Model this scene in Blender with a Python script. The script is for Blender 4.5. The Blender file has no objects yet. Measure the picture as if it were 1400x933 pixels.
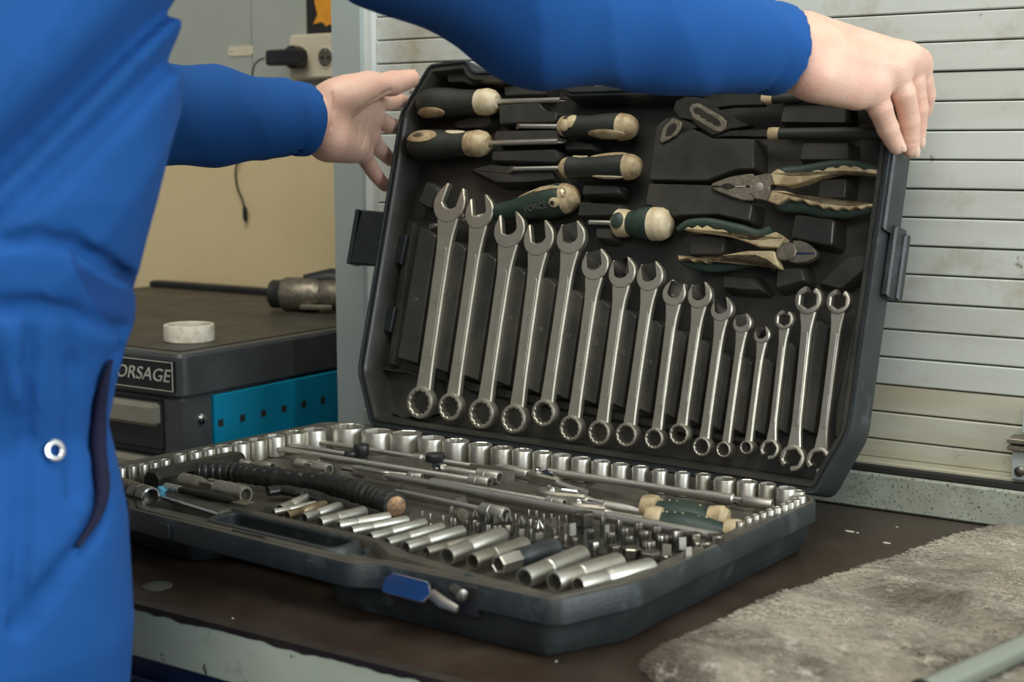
import bpy, math, random
import numpy as np
import openvdb
from mathutils import Matrix, Vector, noise
R = random.Random(7)
PI = math.pi
SC = bpy.context.scene
COL = SC.collection

# ------------------------------------------------------------------ camera, world, lights, exposure
FPX = 1944.0
CAM = np.array([1.0012, -1.2357, .364])
pitch = math.atan(266.5 / FPX)
yawa = math.atan2(3000.0, FPX / math.cos(pitch))
fh = np.array([-math.cos(yawa), math.sin(yawa), 0.0])
CR = np.array([fh[1], -fh[0], 0.0])
CF = fh * math.cos(pitch) + np.array([0, 0, -math.sin(pitch)])
CU = np.cross(CR, CF)
cd = bpy.data.cameras.new('camera')
cam = bpy.data.objects.new('camera', cd)
COL.objects.link(cam)
cd.sensor_width = 36
cd.lens = FPX / 1400 * 36
cd.clip_start = .05
cd.dof.use_dof = True
cd.dof.focus_distance = 1.42
cd.dof.aperture_fstop = 7.0
cam.matrix_world = Matrix([[CR[i], CU[i], -CF[i], CAM[i]] for i in range(3)] + [[0, 0, 0, 1]])
SC.camera = cam
SC.view_settings.view_transform = 'Standard'
SC.view_settings.look = 'None'
SC.view_settings.gamma = 1
SC.view_settings.use_curve_mapping = False
SC.view_settings.exposure = 0.0
wd = bpy.data.worlds.new('workshop_light')
SC.world = wd
wd.use_nodes = True
wd.node_tree.nodes['Background'].inputs[0].default_value = (.74, .76, .74, 1)
wd.node_tree.nodes['Background'].inputs[1].default_value = .24


def area(name, loc, target, size, power, col, sy=None):
    l = bpy.data.lights.new(name, 'AREA')
    l.energy = power
    l.color = col
    l.shape = 'RECTANGLE'
    l.size = size
    l.size_y = sy or size
    o = bpy.data.objects.new(name, l)
    COL.objects.link(o)
    o.location = loc
    d = Vector(target) - Vector(loc)
    o.rotation_euler = d.to_track_quat('-Z', 'Y').to_euler()
    return o


area('daylight_door', (3.0, -.50, 1.05), (.3, -.05, .2), 1.3, 58, (.88, .96, 1.0), 1.4)
area('ceiling_lamp', (.5, -1.0, 2.3), (.4, -.1, 0), 1.8, 46, (1.0, .96, .86), 1.0)
area('window_daylight', (1.6, -3.2, 1.7), (.2, 0, .3), 2.0, 40, (1.0, .97, .92), 1.5)

# ------------------------------------------------------------------ pixel / plane mapping (1400 x 933)
ROT = math.radians(-3.4)
EX = np.array([math.cos(ROT), math.sin(ROT), 0.0])
EY = np.array([-math.sin(ROT), math.cos(ROT), 0.0])
EZ = np.array([0, 0, 1.0])
UP = EY * math.cos(math.radians(75)) + EZ * math.sin(math.radians(75))
NN = np.cross(EX, UP)
LO = np.array([0, 0, .0497])
YV = np.array([0, 1.0, 0])


def ray(px, py):
    d = CF * FPX + CR * (px - 700) - CU * (py - 466.5)
    return d / np.linalg.norm(d)


def hit(px, py, p, n):
    d = ray(px, py)
    return CAM + d * (np.dot(np.array(p) - CAM, n) / np.dot(d, n))


def P(px, py, y):
    return hit(px, py, (0, y, 0), YV)


def Zp(px, py, z):
    return hit(px, py, (0, 0, z), EZ)


def Bp(px, py, z=.05):          # case base frame
    q = hit(px, py, (0, 0, z), EZ)
    return np.array([q @ EX, q @ EY, z])


def Lp(px, py, h=0.0):          # lid frame
    q = hit(px, py, LO + NN * h, NN) - LO
    return np.array([q @ EX, q @ UP, h])


def depth(w):
    return float((np.array(w) - CAM) @ CF)


MB = Matrix([[EX[i], EY[i], EZ[i], 0] for i in range(3)] + [[0, 0, 0, 1]])
ML = Matrix([[EX[i], UP[i], NN[i], LO[i]] for i in range(3)] + [[0, 0, 0, 1]])


def bw(p):
    return EX * p[0] + EY * p[1] + EZ * p[2]


def lw(p):
    return LO + EX * p[0] + UP * p[1] + NN * p[2]


# ------------------------------------------------------------------ materials
def mat(name, col, rough=.5, metal=0.0, col2=None, nscale=20, amt=.5, bump=0.0, bscale=200, spots=None, streak=None, rvar=.12, sheen=0, sss=0, emit=0, weave=0, lo=.42, hi=.62):
    m = bpy.data.materials.new(name)
    m.use_nodes = True
    nt = m.node_tree
    b = nt.nodes['Principled BSDF']
    N, Lk = nt.nodes.new, nt.links.new
    tc = N('ShaderNodeTexCoord')
    src = tc.outputs['Object']
    if streak:
        mp = N('ShaderNodeMapping')
        mp.inputs['Scale'].default_value = streak
        Lk(src, mp.inputs[0])
        src = mp.outputs[0]
    n1 = N('ShaderNodeTexNoise')
    n1.inputs['Scale'].default_value = nscale
    n1.inputs['Detail'].default_value = 6
    n1.inputs['Roughness'].default_value = .6
    Lk(src, n1.inputs['Vector'])
    rp = N('ShaderNodeMapRange')
    rp.inputs[1].default_value = lo
    rp.inputs[2].default_value = hi
    rp.inputs[4].default_value = amt
    Lk(n1.outputs['Fac'], rp.inputs[0])
    mx = N('ShaderNodeMixRGB')
    mx.inputs[1].default_value = (*col, 1)
    c2 = col2 or tuple(c * .6 for c in col)
    mx.inputs[2].default_value = (*c2, 1)
    Lk(rp.outputs[0], mx.inputs[0])
    out = mx.outputs[0]
    if spots:
        for (scol, sscale, thr, soft) in spots:
            n2 = N('ShaderNodeTexNoise')
            n2.inputs['Scale'].default_value = sscale
            n2.inputs['Detail'].default_value = 8
            n2.inputs['Roughness'].default_value = .7
            Lk(tc.outputs['Object'], n2.inputs['Vector'])
            r2 = N('ShaderNodeMapRange')
            r2.inputs[1].default_value = thr
            r2.inputs[2].default_value = thr + soft
            Lk(n2.outputs['Fac'], r2.inputs[0])
            m2 = N('ShaderNodeMixRGB')
            Lk(r2.outputs[0], m2.inputs[0])
            Lk(out, m2.inputs[1])
            m2.inputs[2].default_value = (*scol, 1)
            out = m2.outputs[0]
    Lk(out, b.inputs['Base Color'])
    b.inputs['Metallic'].default_value = metal
    rr = N('ShaderNodeMapRange')
    rr.inputs[3].default_value = max(0.03, rough - rvar)
    rr.inputs[4].default_value = min(1, rough + rvar)
    Lk(n1.outputs['Fac'], rr.inputs[0])
    Lk(rr.outputs[0], b.inputs['Roughness'])
    if sheen:
        b.inputs['Sheen Weight'].default_value = sheen
    if sss:
        b.inputs['Subsurface Weight'].default_value = sss
        b.inputs['Subsurface Radius'].default_value = (.010, .004, .002)
        b.inputs['Subsurface Scale'].default_value = .6
    if weave:
        w = N('ShaderNodeTexWave')
        w.inputs['Scale'].default_value = weave
        w.bands_direction = 'DIAGONAL'
        w.inputs['Distortion'].default_value = 1.0
        Lk(tc.outputs['Object'], w.inputs['Vector'])
        bp = N('ShaderNodeBump')
        bp.inputs['Strength'].default_value = .12
        bp.inputs['Distance'].default_value = .0006
        Lk(w.outputs['Fac'], bp.inputs['Height'])
        Lk(bp.outputs[0], b.inputs['Normal'])
    if bump:
        n3 = N('ShaderNodeTexNoise')
        n3.inputs['Scale'].default_value = bscale
        n3.inputs['Detail'].default_value = 4
        Lk(src, n3.inputs['Vector'])
        b3 = N('ShaderNodeBump')
        b3.inputs['Strength'].default_value = bump
        b3.inputs['Distance'].default_value = .002
        Lk(n3.outputs['Fac'], b3.inputs['Height'])
        if weave:
            Lk(bp.outputs[0], b3.inputs['Normal'])
        Lk(b3.outputs[0], b.inputs['Normal'])
    return m


M = dict(
    chrome=mat('satin_chrome', (.66, .65, .59), .42, 1, (.48, .45, .37), 60, .55, .05, 500),
    chrome2=mat('dull_chrome', (.52, .50, .43), .46, 1, (.30, .27, .20), 70, .6, .06, 400),
    wrench=mat('wrench_steel', (.53, .505, .42), .46, .92, (.38, .355, .28), 50, .6, .06, 500),
    bright=mat('polished_chrome', (.80, .82, .85), .12, 1, (.6, .6, .6), 40, .3),
    darksteel=mat('dark_steel', (.30, .285, .25), .36, 1, (.10, .09, .075), 90, .7, .1, 300),
    blacksteel=mat('black_steel', (.045, .045, .04), .42, .6, (.02, .02, .018), 60, .6, .1, 300),
    worn=mat('worn_steel', (.30, .27, .21), .45, .8, (.15, .13, .1), 120, .7, .2, 300),
    rusty=mat('rust_stained_steel', (.42, .36, .25), .40, .9, (.22, .13, .05), 90, .7, .1, 300),
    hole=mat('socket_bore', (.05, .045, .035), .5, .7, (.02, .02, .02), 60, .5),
    shell=mat('case_shell_plastic', (.016, .021, .023), .40, 0, (.028, .035, .037), 22, .8, .25, 700, spots=[((.055, .068, .072), 24, .56, .14)]),
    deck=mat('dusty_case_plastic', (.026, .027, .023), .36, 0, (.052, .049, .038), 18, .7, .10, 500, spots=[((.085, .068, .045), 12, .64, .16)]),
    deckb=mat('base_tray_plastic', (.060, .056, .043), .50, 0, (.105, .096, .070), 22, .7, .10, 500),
    rubber=mat('dark_green_rubber', (.018, .024, .018), .55, 0, (.028, .034, .026), 40, .6, .05, 600),
    rubber2=mat('green_grip', (.020, .040, .030), .5, 0, (.03, .05, .038), 60, .6, .2, 400),
    cream=mat('grimy_cream_plastic', (.54, .44, .26), .45, 0, (.24, .16, .08), 70, .75, .08, 300, spots=[((.07, .045, .02), 120, .62, .1)]),
    cream2=mat('pale_cream_plastic', (.66, .58, .40), .45, 0, (.45, .33, .16), 60, .6, .08, 300),
    tape=mat('black_tape', (.016, .016, .014), .38, 0, (.035, .033, .028), 60, .6, .3, 160),
    copper=mat('copper_end', (.34, .20, .10), .5, .5, (.12, .10, .075), 220, .8, .3, 300),
    blackp=mat('black_plastic', (.014, .015, .016), .4, 0, (.03, .03, .03), 30, .4),
    slat=mat('pale_painted_slat', (.53, .56, .52), .45, 0, (.45, .47, .42), 3.0, .7, .05, 60, spots=[((.33, .29, .19), 7, .54, .20), ((.13, .11, .07), 34, .655, .06)], streak=(1, 1, 9)),
    slatlow=mat('stained_painted_slat', (.52, .53, .44), .5, 0, (.40, .36, .24), 4.0, .7, .08, 60, spots=[((.10, .09, .05), 22, .63, .12)], streak=(1, 1, 5)),
    post=mat('grey_post_paint', (.36, .41, .40), .45, 0, (.32, .36, .34), 5, .5, .03, 60, spots=[((.16, .15, .11), 16, .68, .08)]),
    postw=mat('white_edge_paint', (.62, .66, .64), .4, 0, (.5, .54, .52), 8, .5),
    mould=mat('mouldy_painted_board', (.34, .37, .31), .6, 0, (.24, .26, .20), 14, .7, .3, 90, spots=[((.05, .055, .035), 330, .575, .05), ((.15, .14, .08), 40, .58, .12), ((.42, .11, .05), 20, .735, .03)]),
    gap=mat('dark_gap', (.02, .019, .016), .8),
    greywall=mat('grey_green_wallboard', (.40, .43, .38), .5, 0, (.33, .36, .31), 4, .5, .03, 40),
    beige=mat('beige_wallboard', (.74, .61, .35), .55, 0, (.66, .54, .31), 5, .6, .03, 40, spots=[((.35, .27, .14), 30, .70, .08)]),
    bench=mat('worn_brown_bench_top', (.036, .024, .016), .36, 0, (.060, .043, .031), 9, .8, .12, 90, spots=[((.11, .09, .07), 200, .70, .05)], rvar=.2),
    board=mat('chipped_green_paint', (.50, .56, .44), .5, 0, (.40, .45, .34), 12, .6, .15, 90, spots=[((.035, .028, .02), 48, .625, .03), ((.20, .17, .11), 14, .62, .1)], streak=(.5, 1, 1)),
    benchedge=mat('chipped_dark_edge', (.022, .016, .012), .5, 0, (.04, .03, .02), 60, .7, .3, 120),
    navy=mat('dark_blue_cabinet', (.008, .03, .10), .4, 0, (.006, .02, .07), 8, .5),
    cloth=mat('fleecy_grey_cloth', (.28, .25, .195), .95, 0, (.12, .105, .08), 20, .9, 1.0, 190, spots=[((.11, .095, .07), 7, .56, .2), ((.40, .37, .30), 60, .60, .08)], streak=(.4, 1.2, 1)),
    fur=mat('grey_brown_fur', (.34, .305, .24), .9, 0, (.09, .078, .06), 10, 1.0, spots=[((.46, .43, .36), 30, .58, .08)]),  # dark mottling covers streaks in the pile and painted fold shadows
    pad=mat('dull_green_pad', (.055, .06, .048), .8, 0, (.07, .08, .06), 50, .6, .3, 120),
    palemetal=mat('pale_metal_edge', (.27, .30, .25), .3, .4, (.25, .27, .22), 20, .5),
    trolley=mat('charcoal_trolley', (.050, .055, .056), .42, 0, (.075, .08, .08), 14, .6, .08, 300, spots=[((.13, .13, .12), 50, .70, .05)]),
    trolleytop=mat('oily_trolley_top', (.055, .048, .036), .5, 0, (.03, .026, .02), 16, .7, .1, 200),
    cyan=mat('turquoise_panel', (.0, .25, .42), .38, 0, (.0, .21, .36), 8, .5),
    handle=mat('drawer_trim', (.36, .34, .27), .35, .5, (.25, .23, .18), 20, .5),
    num=mat('moulded_number', (.11, .11, .10), .5),
    label=mat('badge_black', (.01, .013, .013), .3),
    ink=mat('badge_silver', (.50, .50, .43), .4),
    white=mat('paint_splattered_white', (.74, .70, .58), .55, 0, (.50, .44, .32), 60, .7, .25, 200, spots=[((.12, .10, .07), 80, .66, .05)]),
    outlet=mat('ivory_outlet', (.68, .62, .47), .4, 0, (.6, .54, .40), 20, .5),
    orange=mat('orange_print', (.80, .35, .03), .6),
    poster=mat('black_print', (.02, .018, .015), .5),
    blue=mat('blue_twill', (.000, .072, .29), .9, 0, (.000, .058, .23), 9, .6, .15, 700, weave=900),
    bluedk=mat('blue_twill_shaded_band', (.000, .050, .22), .9, 0, (.000, .042, .18), 9, .6, .15, 700, weave=900),  # darker twill for the doubled waist cloth and its fold shading
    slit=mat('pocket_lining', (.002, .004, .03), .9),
    skin=mat('skin', (.74, .49, .38), .48, 0, (.68, .38, .29), 26, .8, .25, 420, sss=.25, lo=.38, hi=.66),
    nail=mat('fingernail', (.78, .54, .44), .28, 0, (.66, .42, .34), 30, .4, sss=.2),
    hair=mat('dark_hair', (.05, .035, .02), .6, 0, (.03, .02, .01), 80, .6, .5, 200),
    eye=mat('eye', (.5, .5, .48), .2),
    boot=mat('black_boot', (.02, .02, .02), .45),
    concrete=mat('concrete_floor', (.16, .15, .13), .7, 0, (.10, .095, .085), 3, .7, .2, 40),
    bluep=mat('light_blue_plastic', (.10, .36, .52), .35),
)


# ------------------------------------------------------------------ mesh helpers: (verts, faces) tuples
def join(*gs):
    V, F = [], []
    for v, f in gs:
        o = len(V)
        V += [tuple(p) for p in v]
        F += [tuple(i + o for i in q) for q in f]
    return V, F


def xf(g, m):
    return [tuple(m @ Vector(p)) for p in g[0]], g[1]


def obj(name, g, m, parent=None, mw=None, sharp=35, smooth=True):
    me = bpy.data.meshes.new(name)
    me.from_pydata([tuple(map(float, p)) for p in g[0]], [], g[1])
    me.validate()
    me.materials.append(M[m] if isinstance(m, str) else m)
    if smooth:
        me.shade_smooth()
        me.set_sharp_from_angle(angle=math.radians(sharp))
    o = bpy.data.objects.new(name, me)
    COL.objects.link(o)
    if parent:
        o.parent = parent
    if mw is not None:
        o.matrix_local = mw
    return o


def tag(o, label=None, cat=None, group=None, kind=None):
    if label:
        o['label'] = label
    if cat:
        o['category'] = cat
    if group:
        o['group'] = group
    if kind:
        o['kind'] = kind
    return o


def thing(name, label, cat, mw=None, group=None):
    o = bpy.data.objects.new(name, None)
    o.empty_display_size = .02
    COL.objects.link(o)
    if mw is not None:
        o.matrix_world = mw
    return tag(o, label, cat, group)


def offset(poly, d):
    """move every vertex inward by d (poly counter-clockwise)"""
    n = len(poly)
    out = []
    for i in range(n):
        a, b, c = np.array(poly[i - 1][:2]), np.array(poly[i][:2]), np.array(poly[(i + 1) % n][:2])
        e1 = b - a
        e2 = c - b
        e1 = e1 / (np.linalg.norm(e1) + 1e-12)
        e2 = e2 / (np.linalg.norm(e2) + 1e-12)
        n1 = np.array([-e1[1], e1[0]])
        n2 = np.array([-e2[1], e2[0]])
        k = n1 + n2
        k = k / (np.linalg.norm(k) + 1e-9)
        s = d / max(.45, float(k @ n1))
        out.append(tuple(b + k * s))
    return out


def ccw(poly):
    a = sum(poly[i - 1][0] * poly[i][1] - poly[i][0] * poly[i - 1][1] for i in range(len(poly)))
    return list(poly) if a > 0 else list(poly)[::-1]


def rounded(poly, r, n=5):
    poly = ccw([tuple(p[:2]) for p in poly])
    out = []
    L = len(poly)
    for i in range(L):
        a, b, c = np.array(poly[i - 1]), np.array(poly[i]), np.array(poly[(i + 1) % L])
        la, lc = np.linalg.norm(a - b), np.linalg.norm(c - b)
        rr = min(r, la * .45, lc * .45)
        p0 = b + (a - b) / la * rr
        p1 = b + (c - b) / lc * rr
        for k in range(n + 1):
            t = k / n
            out.append(tuple(p0 * (1 - t) ** 2 + b * 2 * t * (1 - t) + p1 * t * t))
    return out


def loops(ls, closed=True, cap0=True, cap1=True):
    V, F = [], []
    n = len(ls[0])
    for l in ls:
        V += [tuple(p) for p in l]
    m = n if closed else n - 1
    for k in range(len(ls) - 1):
        for i in range(m):
            j = (i + 1) % n
            F.append((k * n + i, k * n + j, (k + 1) * n + j, (k + 1) * n + i))
    if cap0:
        F.append(tuple(range(n))[::-1])
    if cap1:
        F.append(tuple((len(ls) - 1) * n + i for i in range(n)))
    return V, F


def z3(poly, z):
    return [(p[0], p[1], z) for p in poly]


def prism(poly, z0, z1, c=.0005, draft=0.0):
    poly = ccw([tuple(p[:2]) for p in poly])
    base = offset(poly, -draft) if draft else poly
    c = min(c, abs(z1 - z0) * .45)
    ls = [z3(base, z0), z3(poly, z1 - c), z3(offset(poly, c), z1)]
    return loops(ls)


def box(x0, x1, y0, y1, z0, z1, c=.001):
    p = [(x0, y0), (x1, y0), (x1, y1), (x0, y1)]
    c = min(c, abs(z1 - z0) * .4, abs(x1 - x0) * .4, abs(y1 - y0) * .4)
    i = offset(p, c)
    return loops([z3(i, z0), z3(p, z0 + c), z3(p, z1 - c), z3(i, z1)])


def annulus(Ro, rin, z0, z1, c, a0=0, a1=2 * PI, n=48):
    closed = abs(a1 - a0 - 2 * PI) < 1e-6
    m = n if closed else n + 1
    A = [a0 + (a1 - a0) * i / n for i in range(m)]
    ri = [rin(a) for a in A]

    def rg(rs, z):
        return [(rs[i] * math.cos(A[i]), rs[i] * math.sin(A[i]), z) for i in range(m)]
    Rc = [Ro] * m
    prof = [rg([Ro - c] * m, z0), rg(Rc, z0 + c), rg(Rc, z1 - c), rg([Ro - c * .3] * m, z1 - c * .3), rg([Ro - c] * m, z1),
            rg([r + c * .6 for r in ri], z1), rg(ri, z1 - c * .6), rg(ri, z0 + c * .6), rg([r + c * .6 for r in ri], z0)]
    prof.append(prof[0])
    V, F = loops(prof, closed, False, False)
    if not closed:
        k = len(prof) - 1
        F.append(tuple(j * m for j in range(k)))
        F.append(tuple(j * m + m - 1 for j in range(k))[::-1])
    return V, F


def lathe(prof, n=32, cap0=True, cap1=True, ax='z'):
    ls = []
    for r, z in prof:
        l = []
        for i in range(n):
            a = 2 * PI * i / n
            if ax == 'z':
                l.append((r * math.cos(a), r * math.sin(a), z))
            else:
                l.append((z, r * math.cos(a), r * math.sin(a)))
        ls.append(l)
    return loops(ls, True, cap0, cap1)


def sweep(pts, rad, n=12, sq=1.0, upv=(0, 0, 1), caps=True):
    """tube; rad scalar or list; sq = thickness / width with respect to upv"""
    pts = [np.array(p, float) for p in pts]
    m = len(pts)
    if not hasattr(rad, '__len__'):
        rad = [rad] * m
    ls = []
    for i in range(m):
        t = pts[min(i + 1, m - 1)] - pts[max(i - 1, 0)]
        t = t / (np.linalg.norm(t) + 1e-12)
        u = np.array(upv, float)
        s = np.cross(t, u)
        if np.linalg.norm(s) < 1e-3:
            s = np.cross(t, np.array([0, 1.0, 0.01]))
        s /= np.linalg.norm(s)
        u = np.cross(s, t)
        ls.append([tuple(pts[i] + s * math.cos(2 * PI * k / n) * rad[i] + u * math.sin(2 * PI * k / n) * rad[i] * sq) for k in range(n)])
    return loops(ls, True, caps, caps)


def smoothpath(pts, k=4):
    pts = [np.array(p, float) for p in pts]
    out = []
    for i in range(len(pts) - 1):
        p0, p1, p2, p3 = pts[max(i - 1, 0)], pts[i], pts[i + 1], pts[min(i + 2, len(pts) - 1)]
        for j in range(k):
            t = j / k
            out.append(.5 * ((2 * p1) + (-p0 + p2) * t + (2 * p0 - 5 * p1 + 4 * p2 - p3) * t * t + (-p0 + 3 * p1 - 3 * p2 + p3) * t ** 3))
    out.append(pts[-1])
    return out


def fill_with_holes(outer, holes, z):
    import bmesh
    bm = bmesh.new()
    es = []
    for lp in [outer] + holes:
        vs = [bm.verts.new((p[0], p[1], z)) for p in lp]
        for i in range(len(vs)):
            es.append(bm.edges.new((vs[i - 1], vs[i])))
    bmesh.ops.triangle_fill(bm, edges=es, use_beauty=True, normal=(0, 0, 1))
    bm.verts.index_update()
    g = ([tuple(v.co) for v in bm.verts], [tuple(v.index for v in f.verts) for f in bm.faces])
    bm.free()
    return g


def ridge(poly, prof, cap=False):
    """sweep a profile [(inset, z)] round a closed outline"""
    return loops([z3(offset(poly, d) if d else poly, z) for d, z in prof], True, cap, cap)


def text(name, s, size, depth_, m, parent, mw, shear=0.0):
    cu = bpy.data.curves.new(name, 'FONT')
    cu.body = s
    cu.size = size
    cu.extrude = depth_
    cu.shear = shear
    cu.align_x = 'CENTER'
    cu.align_y = 'CENTER'
    t = bpy.data.objects.new(name, cu)
    COL.objects.link(t)
    me = bpy.data.meshes.new_from_object(t)
    bpy.data.objects.remove(t)
    me.materials.clear()
    me.materials.append(M[m])
    me.name = name
    o = bpy.data.objects.new(name, me)
    COL.objects.link(o)
    o.parent = parent
    o.matrix_local = mw
    return o


def fr(o, x, z=None, y=None):
    """matrix with local x along x, local z near z"""
    x = Vector(x).normalized()
    z = Vector(z if z is not None else (0, 0, 1))
    y = z.cross(x).normalized()
    z = x.cross(y)
    m = Matrix.Identity(4)
    for i in range(3):
        m[i][0], m[i][1], m[i][2], m[i][3] = x[i], y[i], z[i], o[i]
    return m


ORD = ['first', 'second', 'third', 'fourth', 'fifth', 'sixth', 'seventh', 'eighth', 'ninth', 'tenth', 'eleventh', 'twelfth', 'thirteenth', 'fourteenth', 'fifteenth', 'sixteenth', 'seventeenth', 'eighteenth', 'nineteenth', 'twentieth', 'twenty-first', 'twenty-second', 'twenty-third', 'twenty-fourth', 'twenty-fifth']

# ================================================================== THE SETTING
st = lambda o: tag(o, kind='structure')
st(obj('floor', box(-2.5, 3.6, -3.6, 1.2, -.92, -.87), 'concrete'))
WY = .168
wb = st(obj('wall_back', box(-.115, 3.2, WY + .012, WY + .06, -.87, 1.7), 'gap'))
zz = .0465
k = 0
while zz < 1.6:
    hh = .0284
    if k == 0:
        hh = .020
    dy = R.uniform(-.0012, .0012)
    g = ridge([(-.117, zz + .0008), (3.2, zz + .0008), (3.2, zz + hh - .0006), (-.117, zz + hh - .0006)], [(0, 0), (0, -.011), (.0012, -.0125), (.0016, -.0125)], False)
    V = [(p[0], WY + .012 + p[2] + dy + (.003 if p[1] < zz + hh * .5 else 0) * 0, p[1]) for p in g[0]]
    n4 = len(V)
    F = [tuple(reversed(f)) for f in g[1]] + [(n4 - 4, n4 - 3, n4 - 2, n4 - 1)]
    s = obj('slat', (V, F), 'slatlow' if k < 3 else 'slat', wb)
    zz += hh
    k += 1
# bottom rail and dirty upstand board
st(obj('trim_1', box(-.12, 3.2, .137, .17, .0, .037, .002), 'mould'))
st(obj('trim_2', box(-.12, 3.2, .140, .178, .037, .0445, .0015), 'gap'))
st(obj('trim_3', join(box(-.12, 3.2, .146, .17, .040, .0475, .001)), 'slatlow'))
# post beside the shutter
st(obj('trim_4', box(-.173, -.128, .150, .30, -.87, 1.7, .002), 'post'))
st(obj('trim_5', box(-.1285, -.1165, .158, .30, -.87, 1.7, .002), 'postw'))
# niche wall on the left
NY = .56
wl = st(obj('wall_left', box(-2.5, -.12, NY + .006, NY + .05, -.87, 1.7), 'greywall'))
seam = P(345, 90, NY)[0]
zsp = P(440, 128, NY)[2]
obj('wallboard', box(-2.5, seam - .001, NY, NY + .006, zsp, 1.7, .0008), 'greywall', wl)
obj('wallboard', box(seam + .001, -.12, NY, NY + .006, zsp, 1.7, .0008), 'greywall', wl)
obj('wallboard', box(-2.5, -.12, NY - .004, NY + .006, -.87, zsp - .001, .001), 'beige', wl)
st(obj('wall_side', box(-.172, -.12, .29, NY + .05, -.87, 1.7), 'greywall'))

# ------------------------------------------------------------------ workbench
wbk = thing('workbench', 'long workbench with a scuffed dark brown top and chipped pale green front board', 'workbench')
bx0, bx1 = -.125, 2.3
obj('bench_top', box(bx0, bx1, -.474, .137, -.012, 0, .002), 'bench', wbk)
obj('front_board', box(bx0, bx1, -.4755, -.455, -.047, -.0035, .002), 'board', wbk)
# ragged dark edge where the top covering is worn back
V, F = [], []
nn = 420
for i in range(nn + 1):
    x = bx0 + (bx1 - bx0) * i / nn
    w = .0035 + .0035 * max(0, noise.noise((x * 18, 0, 3))) + .0022 * noise.noise((x * 70, 1, 3))
    V += [(x, -.4755 - .0008, -.0030 + .0004), (x, -.4758, -.003 - max(.0005, w)), (x, -.470, .0006), (x, -.4766, -.001)]
for i in range(nn):
    a, b = i * 4, i * 4 + 4
    F += [(a + 1, a + 3, b + 3, b + 1), (a + 3, a + 2, b + 2, b + 3)]
obj('worn_edge', (V, F), 'benchedge', wbk)
obj('cabinet', box(bx0 + .01, bx1 - .01, -.462, .12, -.80, -.047, .002), 'navy', wbk)
obj('cabinet_rail', box(bx0 + .01, bx1 - .01, -.468, -.46, -.072, -.068, .0012), 'navy', wbk)
for x in (bx0 + .03, 1.0, bx1 - .08):
    for y in (-.45, .06):
        obj('leg', box(x, x + .05, y, y + .05, -.87, -.80), 'navy', wbk)
for (a_, b_, r_) in ((1161, 727, .0045), (1172, 729, .0014), (1212, 743, .0036), (1226, 721, .0012), (318, 846, .001), (760, 905, .001)):
    q = Zp(a_, b_, 0)
    obj('paint_fleck', prism([(q[0] + r_ * (1 + .3 * math.sin(3 * t)) * math.cos(t), q[1] + r_ * .5 * math.sin(t)) for t in [k_ * PI / 5 for k_ in range(10)]], 0, .0005, .0001), 'white', wbk)
q = Zp(215, 802, 0)
obj('bolt_cover', xf(lathe([(.0125, .0), (.0125, .0006), (.011, .0012), (.005, .0015)], 32), Matrix.Translation((q[0], q[1], 0))), 'pad', wbk)

# ------------------------------------------------------------------ pale metal tube at the corner, pad, cloth
edge_px = [(1560, 722), (1470, 725), (1400, 729), (1340, 733), (1280, 745), (1200, 772), (1130, 796), (1060, 820), (1000, 845), (950, 868), (905, 890), (882, 908), (893, 925), (930, 948), (985, 975)]
edge = smoothpath([Zp(a, b, .004) for a, b in edge_px], 16)
ns = len(edge)
V, F = [], []
TN = 190
tgt = [np.array([1.55 - .45 * (i / (ns - 1)), .10 - .56 * (i / (ns - 1)), 0]) for i in range(ns)]
for i in range(ns):
    wob = .004 * noise.noise((i * .18, 0, 9))
    for j in range(TN + 1):
        t = j / TN
        p = edge[i] * (1 - t) + tgt[i] * t
        d = np.linalg.norm(p - edge[i])
        p = p + (tgt[i] - edge[i]) / np.linalg.norm(tgt[i] - edge[i]) * wob * (1 - t)
        z = .003 + .013 * (1 - math.exp(-d / .012))
        z += .010 * noise.noise((p[0] * 7, p[1] * 11, 2)) * min(1, d / .04) + .004 * noise.noise((p[0] * 26 + p[1] * 9, p[1] * 22, 5)) * min(1, d / .03)
        z += .0016 * noise.noise((p[0] * 110, p[1] * 150, 7)) + .0022 * noise.noise((p[0] * 40 - p[1] * 30, p[1] * 60, 3)) * min(1, d / .02)
        u = (p[0] - .80) * .55 + (p[1] + .22)
        z += .012 * math.exp(-((u) / .02) ** 2) * min(1, d / .05) * (1 if p[0] > .72 else max(0, (p[0] - .62) / .1))
        V.append((p[0], max(-.458, p[1]), max(z, .002)))
for i in range(ns - 1):
    for j in range(TN):
        a = i * (TN + 1) + j
        F.append((a, a + TN + 1, a + TN + 2, a + 1))
nv = len(V)
for i in range(ns):
    V.append((edge[i][0], edge[i][1], .0004))
for i in range(ns - 1):
    F.append((i * (TN + 1), nv + i, nv + i + 1, (i + 1) * (TN + 1)))
cl = obj('fleece_cloth', (V, [tuple(reversed(f)) for f in F]), 'cloth', sharp=180)
rs_ = np.random.RandomState(3)
Va = np.array(V[:nv]).reshape(ns, TN + 1, 3)
NH = 60000
ii = rs_.uniform(0, ns - 2, NH)
jj = (rs_.uniform(0, 1, NH) ** 1.25) * (TN * .86)
i0, j0 = ii.astype(int), jj.astype(int)
base_ = Va[i0, j0] + (Va[i0 + 1, j0] - Va[i0, j0]) * (ii - i0)[:, None] + (Va[i0, j0 + 1] - Va[i0, j0]) * (jj - j0)[:, None]
ang = .55 + .5 * np.sin(base_[:, 0] * 14 + 3 * np.sin(base_[:, 1] * 11)) + rs_.normal(0, .35, NH)
ln = rs_.uniform(.0025, .0065, NH)
dr_ = np.stack([-np.cos(ang), -np.sin(ang), rs_.uniform(.05, .30, NH)], 1) * ln[:, None]
wd_ = np.stack([-np.sin(ang), np.cos(ang), np.zeros(NH)], 1) * .00030
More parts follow.
